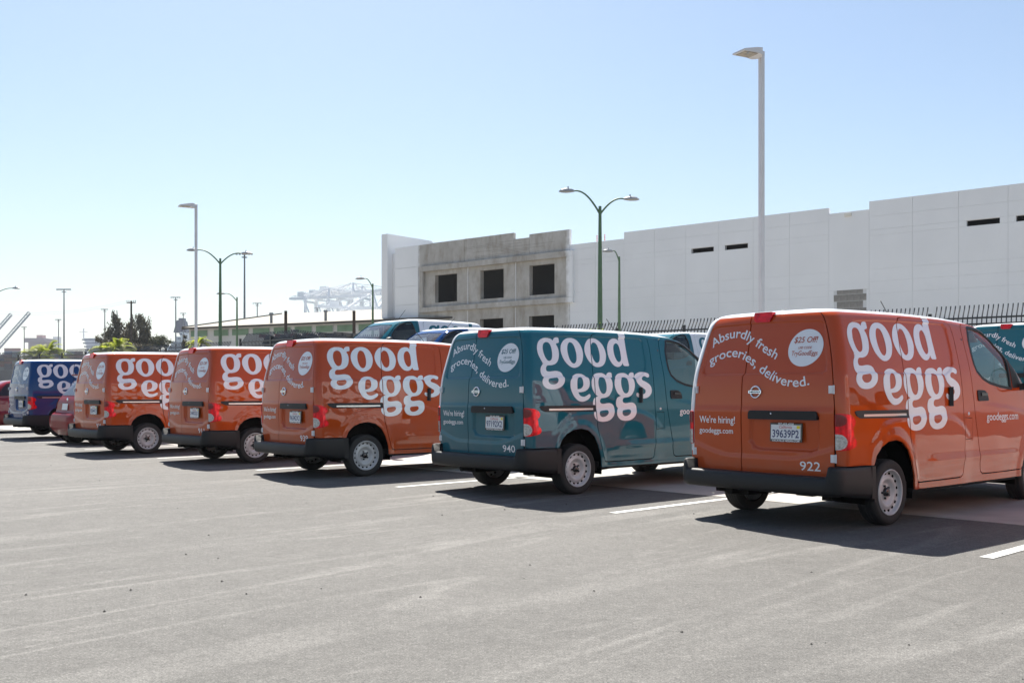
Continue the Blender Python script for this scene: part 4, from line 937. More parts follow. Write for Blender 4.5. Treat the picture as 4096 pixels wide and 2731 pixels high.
BX = Vector((26.6, 52.0, 0)); bdir = Vector((-.772, .636, 0)); brz = math.atan2(bdir.y, bdir.x)
# local x along bdir; local y = Rz*(0,1) = (-.636,-.772): towards the camera. Use -y for depth.
bld = empty('unfinished_building', (BX.x, BX.y, 0), brz)
tag(bld, 'white unfinished concrete building with a grey bare section and black openings', 'building')
VJ = [-14, -11.6, -9.2, -6.7, -4.3, -1.7, .74, 3.2, 5.63, 8.04, 10.40, 12.83, 15.2, 17.55, 19.9, 22.26, 24.65, 27.0, 29.17]
HZ = [.70, 3.6, 6.70, 7.39, 8.09, 10.0, 10.32, 11.09]
def top_z(a): return 11.97 if a < 8.0 else 11.52 if a < 10.4 else 11.88 if a < 24.6 else 11.45
SLOTS = [(17.9, 19.5), (15.55, 17.12), (1.14, 2.79), (-1.3, .36)]
def wallbox(x0, x1, z0, z1, y0=0, y1=.22, mat_=None, name='wall_panel'):
    b = MB(); b.box2((x0, -y1, z0), (x1, -y0, z1)); return b.build(name, mat_ or WALLW, bld)
g = .006
for a0, a1 in zip(VJ[:-1], VJ[1:]):
    if (a0, a1) == (8.04, 10.40):
        wallbox(a0+g, a1-g, 7.0, 11.52); wallbox(a0+g, 8.19, .7, 6.985); wallbox(10.11, a1-g, .7, 6.985); continue
    hz = HZ+[top_z(a0+.1)]
    for z0, z1 in zip(hz[:-1], hz[1:]):
        cuts = [(max(s0, a0), min(s1, a1)) for s0, s1 in SLOTS if s0 < a1 and s1 > a0] if z0 == 10.0 else []
        if not cuts: wallbox(a0+g, a1-g, z0+g*.7, z1-g*.7)
        else:
            x = a0+g
            for s0, s1 in sorted(cuts):
                if s0-x > .02: wallbox(x, s0, z0+g*.7, z1-g*.7)
                x = s1
            if a1-g-x > .02: wallbox(x, a1-g, z0+g*.7, z1-g*.7)
# blockwork fill, block by block
BLOCK = mat('concrete_block', (.27, .255, .235), rough=.9, noise=(2.2, .25, 5), bump=(25, .2))
bkm = MB(); bkm.box((0, 0, 0), (.372, .18, .392)); bme = bkm.mesh('block'); bme.materials.append(BLOCK)
for r in range(16):
    for c in range(6):
        x = 8.39+.384*c-(.19 if r % 2 else 0)
        if x < 8.30 or x > 10.0: continue
        obj('block', bme, None, bld, (x, -.092, .95+.40*r+.0)).scale = (1, 1, .97)
# backing wall so the joints read as shallow grooves, with holes left behind the slots
WALLB = mat('joint_backing', (.66, .665, .67), rough=.85)
wallbox(-14, 29.17, .7, 10.0, .02, .15, WALLB, 'backing'); wallbox(-14, 29.17, 10.30, 11.40, .02, .15, WALLB, 'backing')
xs = [-14]+sum([[s0, s1] for s0, s1 in sorted(SLOTS)], [])+[29.17]
for x0, x1 in zip(xs[::2], xs[1::2]): wallbox(x0, x1, 10.0, 10.30, .02, .15, WALLB, 'backing')
# grey bare section with a projecting frame and window openings
WN = [(30.57, 32.87), (35.32, 37.63), (40.03, 42.40)]
TOPS = [(29.2, 32.84, 12.55), (32.84, 34.3, 12.33), (34.3, 39.2, 12.82), (39.2, 44.2, 12.80)]
for x0, x1, zt in TOPS: wallbox(x0+.01, x1-.01, 10.95, zt, 0, .25, RAW)
def holed(z0, z1, w0, w1, y0, y1):
    """a wall band with openings between heights w0 and w1"""
    x = 29.2
    for s0, s1 in WN:
        wallbox(x, s0, z0, z1, y0, y1, RAW); wallbox(s0+.005, s1-.005, z0, w0, y0+.005, y1, RAW)
        if z1-w1 > .01: wallbox(s0+.005, s1-.005, w1, z1, y0+.005, y1, RAW)
        x = s1
    wallbox(x, 44.2, z0, z1, y0, y1, RAW)
holed(7.40, 10.94, 8.10, 10.28, .06, .45); holed(4.2, 7.385, 4.5, 6.59, 0, .40); holed(.7, 4.19, 1.2, 3.6, 0, .40)
for x0, x1, z0, z1 in ((28.80, 43.85, 10.62, 11.03), (28.80, 43.85, 7.38, 7.76), (28.80, 29.35, 7.77, 10.61), (43.50, 43.85, 7.77, 10.61)):
    wallbox(x0, x1, z0, z1, -.22, .04, RAW, 'frame')
for x in (34.1, 38.85): wallbox(x, x+.06, 7.77, 10.61, .02, .055, WALLB, 'joint_strip')
for x in (34.1, 38.85): wallbox(x, x+.05, 4.2, 7.3, -.012, -.002, WALLB, 'joint_strip')
ca = MB(); 
for k in range(10):
    zz = 11.25+.11*k; x0 = random.uniform(30, 36); ca.box2((x0, .001, zz), (x0+random.uniform(1.5, 6), .006, zz+.012))
ca.build('form_line', mat('form_line', (.16, .15, .14), rough=.9), bld)
# white return at the left, recess and tall fin
for z0, z1 in ((.7, 6.7), (6.7, 8.1), (8.1, 9.6), (9.6, 11.1), (11.1, 12.82)): wallbox(44.22, 46.86, z0+.012, z1-.012)
wallbox(44.2, 46.80, .7, 12.7, .05, .2, WALLB, 'backing'); wallbox(46.88, 47.58, .7, 12.45, .45, .6, RAW, 'recess_wall')
f = MB(); f.box2((47.6, -5.2, .7), (48.3, .15, 14.05)); f.build('fin_wall', WALLW, bld); f = MB(); f.box2((43.0, -5.6, .7), (47.6, -5.2, 13.9)); f.build('rear_wall', WALLW, bld)
f = MB(); f.box2((-14, -22, 10.9), (44, -.26, 11.2)); f.build('roof', WALLB, bld)
f = MB(); f.box2((-14, -22, .7), (43, -21.7, 10.9)); f.box2((42.7, -21.7, .7), (43, -3.3, 10.9)); f.box2((-14, -21.7, .7), (-13.7, -3.3, 10.9)); f.build('back_wall', WALLB, bld)
f = MB(); f.box2((-13.6, -3.2, .7), (43.2, -3.0, 10.85)); f.box2((43.05, -3.0, .7), (43.2, -.46, 10.9)); f.box2((-13.6, -3.0, .7), (-13.5, -.3, 10.85)); f.box2((-13.6, -3.2, 10.86), (43.2, -.3, 10.89)); f.box2((29.2, -3, 4.3), (43.1, -.46, 4.35)); f.box2((29.2, -3, 7.42), (43.1, -.47, 7.46)); f.build('dark_backing', mat('opening_dark', (.05, .05, .05), rough=.9), bld)  # near-black backing added so the openings read as unlit depth
f = MB(); f.box2((9.05, .0, 11.25), (9.45, .10, 11.42)); f.build('wall_lamp', mat('lamp_box', (.72, .68, .60), rough=.5), bld)
SAFE = mat('safety_red', (.6, .06, .03), rough=.6)
for x in (27.2, 26.55):
    f = MB()
    for k in range(5): f.box((x, -.5, 11.5+.11*k), (.05, .05, .08))
    f.build('roof_marker', SAFE, bld)
# ------------------------------------------------------------------ long warehouse with green shuttered windows
SIDING = mat('warehouse_siding', (.52, .52, .505), rough=.8, noise=(.8, .12, 6)); ROOFM = mat('warehouse_roof', (.27, .245, .205), rough=.85, noise=(.25, .12, 6)); GREENW = mat('green_shutter', (.16, .25, .165), rough=.7, noise=(1.5, .15, 4)); TRIMD = mat('eave_trim', (.06, .055, .05), rough=.8)
wd = Vector((19.4, -10.6, 0)).normalized(); wr = empty('warehouse', (-29.7, 92, 0), math.atan2(wd.y, wd.x)); tag(wr, 'long low warehouse with a pale roof and green shuttered windows', 'building')
# local +y points away from the camera
b = MB(); b.box2((0, 0, .7), (30, .3, 6.94)); b.build('wall', SIDING, wr)
b = MB(); b.add([(0, .3, .7), (0, 26, .7), (0, 26, 6.9), (0, 13, 8.95), (0, .3, 6.95)], [(0, 1, 2, 3, 4)]); b.add([(30, .3, .7), (30, 26, .7), (30, 26, 6.9), (30, 13, 8.95), (30, .3, 6.95)], [(4, 3, 2, 1, 0)]); b.build('gable', SIDING, wr)
b = MB(); b.add([(-.4, -.4, 6.95), (30.4, -.4, 6.95), (30.4, 13, 9.1), (-.4, 13, 9.1), (30.4, 26.4, 6.95), (-.4, 26.4, 6.95)], [(0, 1, 2, 3), (3, 2, 4, 5)]); b.build('roof', ROOFM, wr)
b = MB(); b.box2((-.45, -.5, 6.78), (30.4, -.38, 6.93)); b.bar((-.45, -.4, 6.9), (-.45, 13, 9.06), .14, .3); b.build('eave', TRIMD, wr)
for x0, x1 in ((.29, 2.33), (3.15, 4.88), (5.37, 7.31), (7.84, 9.75), (10.24, 12.13), (12.61, 14.47), (14.94, 16.73), (17.21, 18.9), (19.43, 21.22), (21.7, 23.5)):
    b = MB(); b.box2((x0-.04, -.05, 6.06), (x1+.04, -.002, 6.68)); w = b.build('window', SIDING, wr); b = MB(); b.box2((x0, -.07, 6.10), (x1, -.052, 6.64)); b.build('shutter', GREENW, w)
for x in (9.1, 15.2): b = MB(); b.tube([(x, .9, 7.1), (x, .9, 7.9)], .12, 8); b.lathe([(7.9, .2), (8.05, .18), (8.1, 0)], 8, axis='Z', c=(x, .9, 0)); b.build('roof_vent', MASTM, wr)
# ------------------------------------------------------------------ port: cranes, ships, containers
CRANE = mat('crane_white', (.84, .85, .86), rough=.6); CRANEG = mat('crane_grey', (.36, .38, .41), rough=.6)
def crane(u, Y, s, yaw, label, up=False, m=CRANE, kz=None, ap=62):
    x = (u-2048)/4000*Y; r = empty('gantry_crane', (x, Y, .8), yaw); tag(r, label, 'crane', 'port cranes'); k = s; z = kz or s
    for sx in (-1, 1):
        for y0 in (-12, 14):
            b = MB(); b.bar((sx*9*k, y0*k, 0), (sx*7.5*k, y0*k*.92, 46*z), 1.9*k); b.build('leg', m, r)
    for y0 in (-12, 14):
        for h_, w in ((12, 1.5), (44, 1.7)): b = MB(); b.bar((-9*k, y0*k*.95, h_*z), (9*k, y0*k*.95, h_*z), w*k); b.build('portal_beam', m, r)
    for sx in (-1, 1):
        b = MB(); b.bar((sx*8.6*k, -12*k, 12*z), (sx*8.6*k, 14*k, 12*z), 1.6*k); b.build('portal_beam', m, r)
        b = MB(); b.bar((sx*8.6*k, -12*k, 14*z), (sx*7.5*k, 13*k, 43*z), 1.0*k); b.build('brace', m, r)
        b = MB(); b.bar((sx*2.6*k, (-48 if not up else -12)*k, 46*z), (sx*2.6*k, 34*k, 46*z), 1.5*k, 2.0*k); b.build('girder', m, r)
        b = MB(); b.bar((sx*5*k, -10*k, 46*z), (sx*1.2*k, -8*k, ap*z), 1.6*k); b.build('apex_frame', m, r)
        b = MB(); b.bar((sx*5*k, 12*k, 46*z), (sx*1.2*k, -6*k, ap*z), 1.1*k); b.build('apex_frame', m, r)
        b = MB(); b.bar((sx*1.2*k, -8*k, ap*z), (sx*2.4*k, 32*k, 47*z), .6*k); b.build('stay', m, r)
        if not up: b = MB(); b.bar((sx*1.2*k, -8*k, ap*z), (sx*2.4*k, -44*k, 47*z), .6*k); b.build('stay', m, r)
    b = MB(); b.box((0, 22*k, 48*z), (5*k, 7*k, 2.4*z)); b.build('machine_house', m, r)
    if up:
        b = MB(); a0 = Vector((0, -12*k, 46*z)); a1 = Vector((0, -12*k-.64*60*k, 46*z+.77*60*k))
        for sx in (-1, 1): b.bar(a0+Vector((sx*1.3*k, 0, 0)), a1+Vector((sx*1.3*k, 0, 0)), 1.1*k); b.bar(a0+Vector((sx*1.3*k, 1.8*k, 2.4*k)), a1+Vector((sx*1.3*k, 1.8*k, 2.4*k)), .6*k)
        for t in np.linspace(0, 1, 15):
            q = a0.lerp(a1, t); b.bar(q+Vector((-1.3*k, 0, 0)), q+Vector((1.3*k, 0, 0)), .45*k); b.bar(q+Vector((1.3*k, 0, 0)), q+Vector((1.3*k, 1.8*k, 2.4*k)), .6*k)
        b.build('boom', m, r)
    return r
for a in [(1290, 700, .78, R(66), 'white gantry crane, leftmost of the tall crane group', 1.42), (1335, 720, .80, R(64), 'white gantry crane, second of the tall crane group', 1.49), (1385, 700, .82, R(66), 'white gantry crane, third of the tall crane group', 1.50), (1425, 740, .78, R(62), 'white gantry crane, fourth of the tall crane group', 1.54), (1465, 760, .70, R(60), 'white gantry crane, fifth of the tall crane group, the lowest', 1.38)]: crane(a[0], a[1], a[2], a[3], a[4], kz=a[5], ap=50)
crane(1448, 640, .86, R(118), 'white gantry crane with raised boom beside the unfinished building', True, kz=1.15, ap=54)
crane(1212, 760, .55, R(62), 'low white crane frame at the left end of the crane group', kz=1.02, ap=47.5); crane(1280, 820, .55, R(62), 'small white crane frame behind the crane group', kz=1.12, ap=47.5)
crane(-58, 760, .64, R(97), 'grey crane with long raised boom reaching in at the left edge', True, CRANEG); crane(-128, 800, .66, R(97), 'grey crane with shorter-looking raised boom at the left edge', True, CRANEG)
crane(348, 1500, .95, R(20), 'hazy distant crane above the white cruise ship', m=CRANEG)
def blocky(name, parts, loc, yaw, label, cat):
    r = empty(name, loc, yaw); tag(r, label, cat)
    for n, m, bx in parts:
        b = MB(); [b.box2(p, q) for p, q in bx]; b.build(n, m, r)
    return r
HULL = mat('ship_hull', (.06, .075, .13), rough=.6); SHIPW = mat('ship_white', (.72, .73, .74), rough=.6); BRIDGE = mat('ship_bridge', (.45, .33, .33), rough=.6); GLASSB = mat('ship_windows', (.10, .14, .20), rough=.3); NAVY = mat('funnel_navy', (.02, .03, .08), rough=.5)
CC = [mat('container_'+n, c, rough=.7) for n, c in (('rust', (.27, .085, .07)), ('blue', (.06, .10, .24)), ('grey', (.30, .31, .33)), ('brown', (.20, .10, .085)), ('navy', (.05, .06, .13)), ('red', (.34, .06, .055)), ('orange', (.40, .16, .07)))]
Yc = 820; x0 = (-110-2048)/4000*Yc; x1 = (405-2048)/4000*Yc
ship = empty('container_ship', (x0, Yc, .8)); tag(ship, 'hazy container ship stacked with coloured containers at the far left', 'ship'); Lx = x1-x0
b = MB(); b.add([(-6, 0, 0), (Lx, 0, 0), (Lx+6, 12, 17), (-8, 0, 17), (-6, 30, 0), (Lx, 30, 0), (Lx+6, 18, 17), (-8, 30, 17)], [(0, 1, 2, 3), (5, 4, 7, 6), (4, 0, 3, 7), (1, 5, 6, 2), (3, 2, 6, 7)]); b.build('hull', HULL, ship)
xb = (128+110)/4000*Yc; b = MB(); b.box2((xb-5, 4, 17), (xb+5, 26, 43)); b.box2((xb-8, 3, 40), (xb+8, 27, 43.5)); b.box2((xb-2, 12, 43), (xb+3, 18, 46.5)); b.build('bridge', BRIDGE, ship)
cb = MB(); cb.box((0, 0, 0), (6.0, 2.5, 2.5)); cms = []
for m in CC: me = cb.mesh('container'); me.materials.append(m); cms.append(me)
for i in range(16):
    xx = 3.2+i*6.4; rnd_ = random.Random(40+i)
    if abs(xx-xb) < 8.5: continue
    for k in range((4, 5, 6, 6, 7, 7, 7, 7, 7, 7, 7, 6, 6, 6, 5, 4)[i]+rnd_.choice((-1, 0, 0))): obj('container', rnd_.choice(cms), None, ship, (xx, 1.5, 18.3+k*2.58))
def cruise(name, u, Y, L, yaw, label, hgt, funnel):
    x = (u-2048)/4000*Y; r = empty(name, (x, Y, .8), yaw); tag(r, label, 'ship')
    b = MB(); b.add([(0, -10, 0), (L, -10, 0), (L, 10, 0), (0, 10, 0), (-10, -11, 16), (L, -11, 16), (L, 11, 16), (-10, 11, 16)], [(0, 1, 5, 4), (2, 3, 7, 6), (3, 0, 4, 7), (1, 2, 6, 5), (4, 5, 6, 7)]); b.build('hull', SHIPW, r)
    for k in range(hgt):
        s0 = 2+k*3.2; b = MB(); b.box2((s0, -10.2, 16+k*3.1), (L-1-k, 10.2, 18.9+k*3.1)); d = b.build('deck', SHIPW, r); b = MB(); b.box2((s0+1.5, -10.35, 17.0+k*3.1), (L-3-k, -10.21, 18.2+k*3.1)); b.build('window_band', GLASSB, d)
    z = 16+hgt*3.1
    if funnel:
        b = MB(); b.add([(L*.52, -4, z), (L*.78, -4, z), (L*.74, -3, z+8), (L*.58, -3, z+8.6), (L*.52, 4, z), (L*.78, 4, z), (L*.74, 3, z+8), (L*.58, 3, z+8.6)], [(0, 1, 2, 3), (5, 4, 7, 6), (4, 0, 3, 7), (1, 5, 6, 2), (3, 2, 6, 7)]); fn_ = b.build('funnel', NAVY, r); b = MB(); b.box2((L*.61, -2.4, z+8), (L*.72, 2.4, z+10)); b.build('exhaust', NAVY, fn_)
    else: b = MB(); b.tube([(L*.4, 0, z), (L*.4, 0, z+9)], .6, 6); b.bar((L*.4-4, 0, z+6), (L*.4+4, 0, z+6), .5); b.build('mast', SHIPW, r)
cruise('cruise_ship', 290, 900, 26, R(-4), 'hazy white cruise ship behind the palms', 10, False)
cruise('cruise_ship', 600, 700, 34, R(0), 'white ship with a dark navy funnel behind the trees', 8, True)
# white shed with lettering by the cranes, low sheds, a far tower block
x = (1285-2048)/4000*600; r = blocky('port_shed', [('wall', SHIPW, [((0, 0, .0), (38, 20, 46.5))])], (x, 600, .8), 0, 'white port shed below the cranes with lettering', 'building'); V, F = text_fit('PORT OF OAKLAND', 22, 36, 42.2, 1.5); me = bpy.data.meshes.new('lettering'); me.from_pydata([(a, -.05, c) for a, c in V], [], F.tolist()); obj('lettering', me, CRANEG, r)
x = (1140-2048)/4000*640; blocky('port_shed', [('wall', SHIPW, [((0, 0, 0), (24, 20, 44))]), ('roof', CRANE, [((-.5, -.5, 44), (24.5, 20.5, 45.2))])], (x, 640, .8), 0, 'low white port building at the left foot of the cranes', 'building')
x = (212-2048)/4000*2600; blocky('tower_block', [('wall', GLASSB, [((0, 0, 0), (15, 15, 140))])], (x, 2600, .8), 0, 'pale far-off tower block on the skyline', 'building')
x = (655-2048)/4000*260; blocky('white_tent', [('wall', SHIPW, [((0, 0, 0), (7.5, 5, 10.6))]), ('roof', SHIPW, [((-.3, -.3, 10.6), (7.8, 5.3, 11.0))])], (x, 260, .78), 0, 'white shed between the round tree and the warehouse', 'building')
# trailer chassis parked beyond the fence
CHS = mat('chassis_grey', (.10, .10, .10), rough=.7); CHR = mat('chassis_red', (.16, .04, .035), rough=.7)
for k, (u, Y, m) in enumerate(((1290, 56, CHS), (1350, 58, CHR), (1395, 60, CHS), (1450, 61, CHR), (1070, 58, CHR), (1010, 60, CHS), (1180, 57, CHR))):
    x = (u-2048)/4000*Y; r = empty('trailer_chassis', (x, Y, .78), R(-25)); tag(r, ['stacked trailer chassis behind the fence corner', 'reddish trailer chassis behind the fence corner', 'grey trailer chassis left of the tall white van', 'reddish trailer chassis left of the tall white van', 'reddish trailer chassis behind the short fence bay', 'grey trailer chassis at the left end of the fence bay', 'reddish trailer chassis by the left wooden pole'][k], 'trailer', 'trailer chassis beyond the fence')
    for j in range(2 if k in (1, 4, 5) else 3):
        zz = 1.15+j*1.15; b = MB(); [b.box((0, sy, zz), (3.6, .14, .26)) for sy in (-.45, .45)]; [b.box((sx, 0, zz+.05), (.14, 2.2, .18)) for sx in (-1.6, -.5, .6, 1.6)]; b.build('frame', m, r)
        for sx in (-.9, .1):
            w = MB(); w.lathe([(-.12, .18), (-.14, .46), (.14, .46), (.12, .18)], 16, axis='X'); o = w.build('tyre', RUBBER, r, (sx, -1.0, zz-.35)); o.rotation_euler = (0, 0, R(90))
# ------------------------------------------------------------------ trees and plants
def foliage(name, cols, rough=.6, trans=.25):
    m = bpy.data.materials.new(name); m.use_nodes = True; t = m.node_tree; b = t.nodes['Principled BSDF']; L = t.links.new
    oi = t.nodes.new('ShaderNodeNewGeometry'); r = t.nodes.new('ShaderNodeValToRGB'); r.color_ramp.interpolation = 'LINEAR'
    r.color_ramp.elements[0].color = (*cols[0], 1); r.color_ramp.elements[1].color = (*cols[-1], 1)
    for i, c in enumerate(cols[1:-1]): e = r.color_ramp.elements.new((i+1)/(len(cols)-1)); e.color = (*c, 1)
    L(oi.outputs['Random Per Island'], r.inputs[0]); L(r.outputs[0], b.inputs['Base Color']); b.inputs['Roughness'].default_value = rough
    tr = t.nodes.new('ShaderNodeBsdfTranslucent'); L(r.outputs[0], tr.inputs[0]); mx = t.nodes.new('ShaderNodeMixShader'); mx.inputs[0].default_value = trans
    L(b.outputs[0], mx.inputs[1]); L(tr.outputs[0], mx.inputs[2]); L(mx.outputs[0], t.nodes['Material Output'].inputs[0]); return m
LEAF_D = foliage('dark_foliage', [(.030, .032, .018), (.050, .048, .026), (.085, .070, .035), (.11, .085, .04)])
LEAF_G = foliage('green_foliage', [(.030, .042, .016), (.055, .065, .022), (.095, .085, .03)])
LEAF_P = foliage('palm_foliage', [(.18, .24, .025), (.30, .35, .04), (.44, .40, .06)], trans=.65)
BARK = mat('bark', (.07, .055, .045), rough=.9, noise=(4, .3, 5))
def leaf_cloud(mb, c, rad, n, size, droop=0.0, rnd=random):
    for _ in range(n):
        d = Vector((rnd.gauss(0, .52), rnd.gauss(0, .52), rnd.gauss(0, .52)))
        p = Vector(c)+Vector((d.x*rad[0], d.y*rad[1], d.z*rad[2])); s = size*rnd.uniform(.6, 1.4)
        ax = Vector((rnd.uniform(-1, 1), rnd.uniform(-1, 1), rnd.uniform(-1, 1)-droop*2)).normalized(); ay = ax.cross(Vector((rnd.uniform(-1, 1), rnd.uniform(-1, 1), rnd.uniform(-1, 1)))).normalized()
        mb.add([p-ax*s, p+ay*s*.35, p+ax*s, p-ay*s*.35], [(0, 1, 2, 3)])
def dark_tree():
    Y = 150; x = (520-2048)/4000*Y; r = empty('eucalyptus_tree', (x, Y, .78)); r.scale = (1.04, 1.04, 1.07); tag(r, 'tall dark ragged tree with drooping foliage at the left', 'tree')
    rnd = random.Random(3); t = MB(); f = MB()
    t.tube([(0, 0, 0), (.1, 0, 3), (.2, 0, 7), (.3, 0, 11)], [.42, .34, .24, .08], 10); t.tube([(.0, .1, 0), (.9, .2, 4), (1.4, .2, 8), (1.5, .2, 11)], [.34, .28, .18, .06], 9); t.tube([(-.1, 0, 1), (-1.0, 0, 4), (-1.7, .1, 8.4), (-1.9, 0, 11.6)], [.3, .24, .15, .05], 9)
    for k in range(230):
        cx_ = rnd.uniform(-3.2, 3.4); zt = float(np.interp(cx_, [-3.3, -2.6, -1.9, -.9, 0, .9, 1.6, 2.3, 3.5], [7.6, 9.6, 11.4, 9.4, 9.0, 10.0, 11.0, 9.2, 6.4])); zb = float(np.interp(abs(cx_), [0, 2, 3.5], [2.0, 2.6, 4.2]))
        cz = zb+(zt-zb)*rnd.random()**.8; cy = rnd.gauss(0, 1.0); hgt = rnd.uniform(.35, .95)
        leaf_cloud(f, (cx_, cy, cz), (rnd.uniform(.25, .50), .5, hgt), 75, .19, .7, rnd)
        if k % 4 == 0: t.tube([(cx_*.4, cy*.4, cz-1.6), (cx_*.75, cy*.7, cz-.6), (cx_, cy, cz+.3)], [.09, .06, .02], 6)
    t.build('trunk', BARK, r); f.build('crown', LEAF_D, r)
dark_tree()
def bush(u, v, Y, w, h, label, leaf, seed, n=26, name='round_tree'):
    p = at(u, v, Y); r = empty(name, (p.x, Y, .78)); tag(r, label, 'tree'); rnd = random.Random(seed); t = MB(); f = MB(); zc = p.z-.78
    t.tube([(0, 0, 0), (.1, 0, zc*.6), (0, 0, zc)], [.2, .15, .05], 8)
    for k in range(n):
        d = Vector((rnd.gauss(0, .42), rnd.gauss(0, .42), rnd.gauss(0, .40))); leaf_cloud(f, (d.x*w, d.y*w, zc+d.z*h), (w*.30, w*.30, h*.28), 130, .07*w+.04, 0, rnd)
        if k % 3 == 0: t.tube([(0, 0, zc*.55), (d.x*w*.6, d.y*w*.6, zc+d.z*h*.5)], [.06, .02], 5)
    t.build('trunk', BARK, r); f.build('crown', leaf, r)
bush(640, 1372, 150, 1.9, 1.35, 'round dark bushy tree right of the tall dark tree', LEAF_G, 5); bush(742, 1374, 110, .75, .9, 'small reddish bush left of the warehouse corner', LEAF_D, 6, 14); bush(560, 1392, 140, 2.4, .8, 'low dark bushes at the foot of the tall dark tree', LEAF_D, 8, 20, 'low_bush'); bush(405, 1380, 125, .8, 1.3, 'thin olive sapling left of the tall dark tree', LEAF_D, 9, 14, 'sapling')
def palm(u, v, Y, R_, label, seed, nf=30):
    p = at(u, v, Y); r = empty('palm_tree', (p.x, Y, .78)); tag(r, label, 'palm', 'palms beyond the fence'); rnd = random.Random(seed); zc = p.z-.78
    t = MB(); t.tube([(0, 0, 0), (.02, 0, zc*.5), (0, 0, zc)], [.30, .26, .24], 12); t.build('trunk', BARK, r)
    for k in range(nf):
        az = rnd.uniform(0, 6.283); el = rnd.uniform(.05, 1.25); L = R_*rnd.uniform(.8, 1.15); f = MB(); n = 18; pts = []
        for i in range(n+1):
            t_ = i/n; pts.append(Vector((math.cos(az)*math.cos(el)*L*t_, math.sin(az)*math.cos(el)*L*t_, zc+math.sin(el)*L*t_-L*.55*t_*t_)))
        f.tube(pts, [.03-.024*i/n for i in range(n+1)], 4)
        for i in range(2, n+1):
            d = (pts[i]-pts[i-1]).normalized(); sd_ = d.cross(Vector((0, 0, 1))).normalized()
            for sg in (-1, 1):
                for h_ in (0, .5):
                    q = pts[i-1].lerp(pts[i], h_); l = L*.22*math.sin(math.pi*min(1, .15+.85*i/n))+.06; e = q+(sd_*sg*.75+d*.6+Vector((0, 0, .18))).normalized()*l; w = d*.028
                    f.add([q-w, q+w, e], [(0, 1, 2)])
        f.build('frond', LEAF_P, r)
palm(190, 1412, 90, 2.3, 'bright green palm nearest the left edge, beyond the fence', 11); palm(140, 1428, 84, 1.9, 'low palm partly hidden left of the tallest left palm', 12, 22); palm(470, 1396, 90, 2.3, 'bright green palm in front of the tall dark tree', 13); palm(418, 1405, 88, 1.8, 'smaller palm left of the tall dark tree trunk', 14, 22); palm(795, 1374, 80, 1.3, 'palm behind the white lamp post at left', 15, 22)
def weed(u, v, Y, label, seed):
    p = at(u, v, Y); z0 = float(ground_z(p.x, p.y)); r = empty('fence_weed', (p.x, Y, z0)); tag(r, label, 'plant'); rnd = random.Random(seed); f = MB(); t = MB(); h = p.z-z0
    for k in range(7):
        a = rnd.uniform(-.3, .3); t.tube([(a*.3, 0, 0), (a, rnd.uniform(-.1, .1), h*.7), (a*1.4, 0, h)], [.015, .012, .005], 5)
        leaf_cloud(f, (a*1.2, 0, h*.85), (.22, .12, .25), 26, .05, 0, rnd)
    t.build('stem', BARK, r); f.build('leaves', LEAF_P, r)
weed(2372, 1296, 34.5, 'yellow-green weed poking above the fence by the green lamp pole', 21); weed(1278, 1335, 43.5, 'green weed showing above the fence right of its corner', 22)
# ------------------------------------------------------------------ the two red cars
def loft_car(name, rows, label, paint_, loc, heading, W=.84, wheel_y=(.62, 3.15), extra=None):
    """level-stacked body: rows of (z, half width, rear y, front y, corner radius)"""
    r = empty(name, loc, -R(heading)); tag(r, label, 'car'); Rw = np.array(rows); zz = np.linspace(0, 1, 60); zi = np.linspace(Rw[0, 0], Rw[-1, 0], 60)
    tab = [pchip(Rw[:, 0], Rw[:, i], zi) for i in range(5)]; rings = []
    for j in range(60):
        z, w, yr, yf, rc = [t[j] for t in tab]; ring = []
        for (cx_, cy_, a0) in ((w-rc, yr+rc, -90), (w-rc, yf-rc, 0), (-(w-rc), yf-rc, 90), (-(w-rc), yr+rc, 180)):
            for t in np.linspace(a0, a0+90, 9): ring.append((cx_+rc*math.cos(R(t)), cy_+rc*math.sin(R(t)), z))
        ring.append(ring[0]); rings.append(ring)
    b = MB(); b.grid(np.array(rings), smooth=True); b.add(rings[-1][:-1], [tuple(range(len(rings[-1])-1))]); b.build('body', paint_, r)
    f = lambda z, i: float(np.interp(z, zi, tab[i]))
    for sx in (-1, 1):
        for y in wheel_y:
            w = MB(); w.lathe([(-.09, .19), (-.10, .27), (-.07, .305), (.07, .305), (.10, .27), (.09, .19)], 28); wo = w.build('wheel', RUBBER, r, (sx*(W-.10), y, .305)); d = MB(); d.lathe([(sx*.085, .20), (sx*.09, .19), (sx*.06, .12), (sx*.07, .0)], 20); d.build('rim', STEEL, wo)
            a = MB(); a.lathe([(sx*.0, .36), (sx*.012, .35), (sx*.012, .30)], 28, c=(sx*(W-.012), y, .32)); a.build('wheel_arch', DARK, r)
    return r, f
def face_quad(r, f, name, m, x0, x1, z0, z1, off=.012, rear=True, rounding=1):
    """a pane or lamp lying on the rear or front of a lofted car"""
    b = MB(); g_ = []
    for z in np.linspace(z0, z1, 6):
        row = []
        for x in np.linspace(x0, x1, 9):
            w, rc = f(z, 1), f(z, 4); y = f(z, 2) if rear else f(z, 3); e = max(0, abs(x)-(w-rc)); dy = rc-math.sqrt(max(rc*rc-e*e, 0)); row.append((x, y+dy-off if rear else y-dy+off, z))
        g_.append(row)
    b.grid(np.array(g_)); return b.build(name, m, r)
def side_pane(r, f, name, m, pts, sx, off=.008):
    P = resample(pts, .06); V, F = tri_region([P], .12); b = MB(); b.add([(sx*(f(z, 1)+off), y, z) for y, z in V], [tuple(t) for t in F]); return b.build(name, m, r)
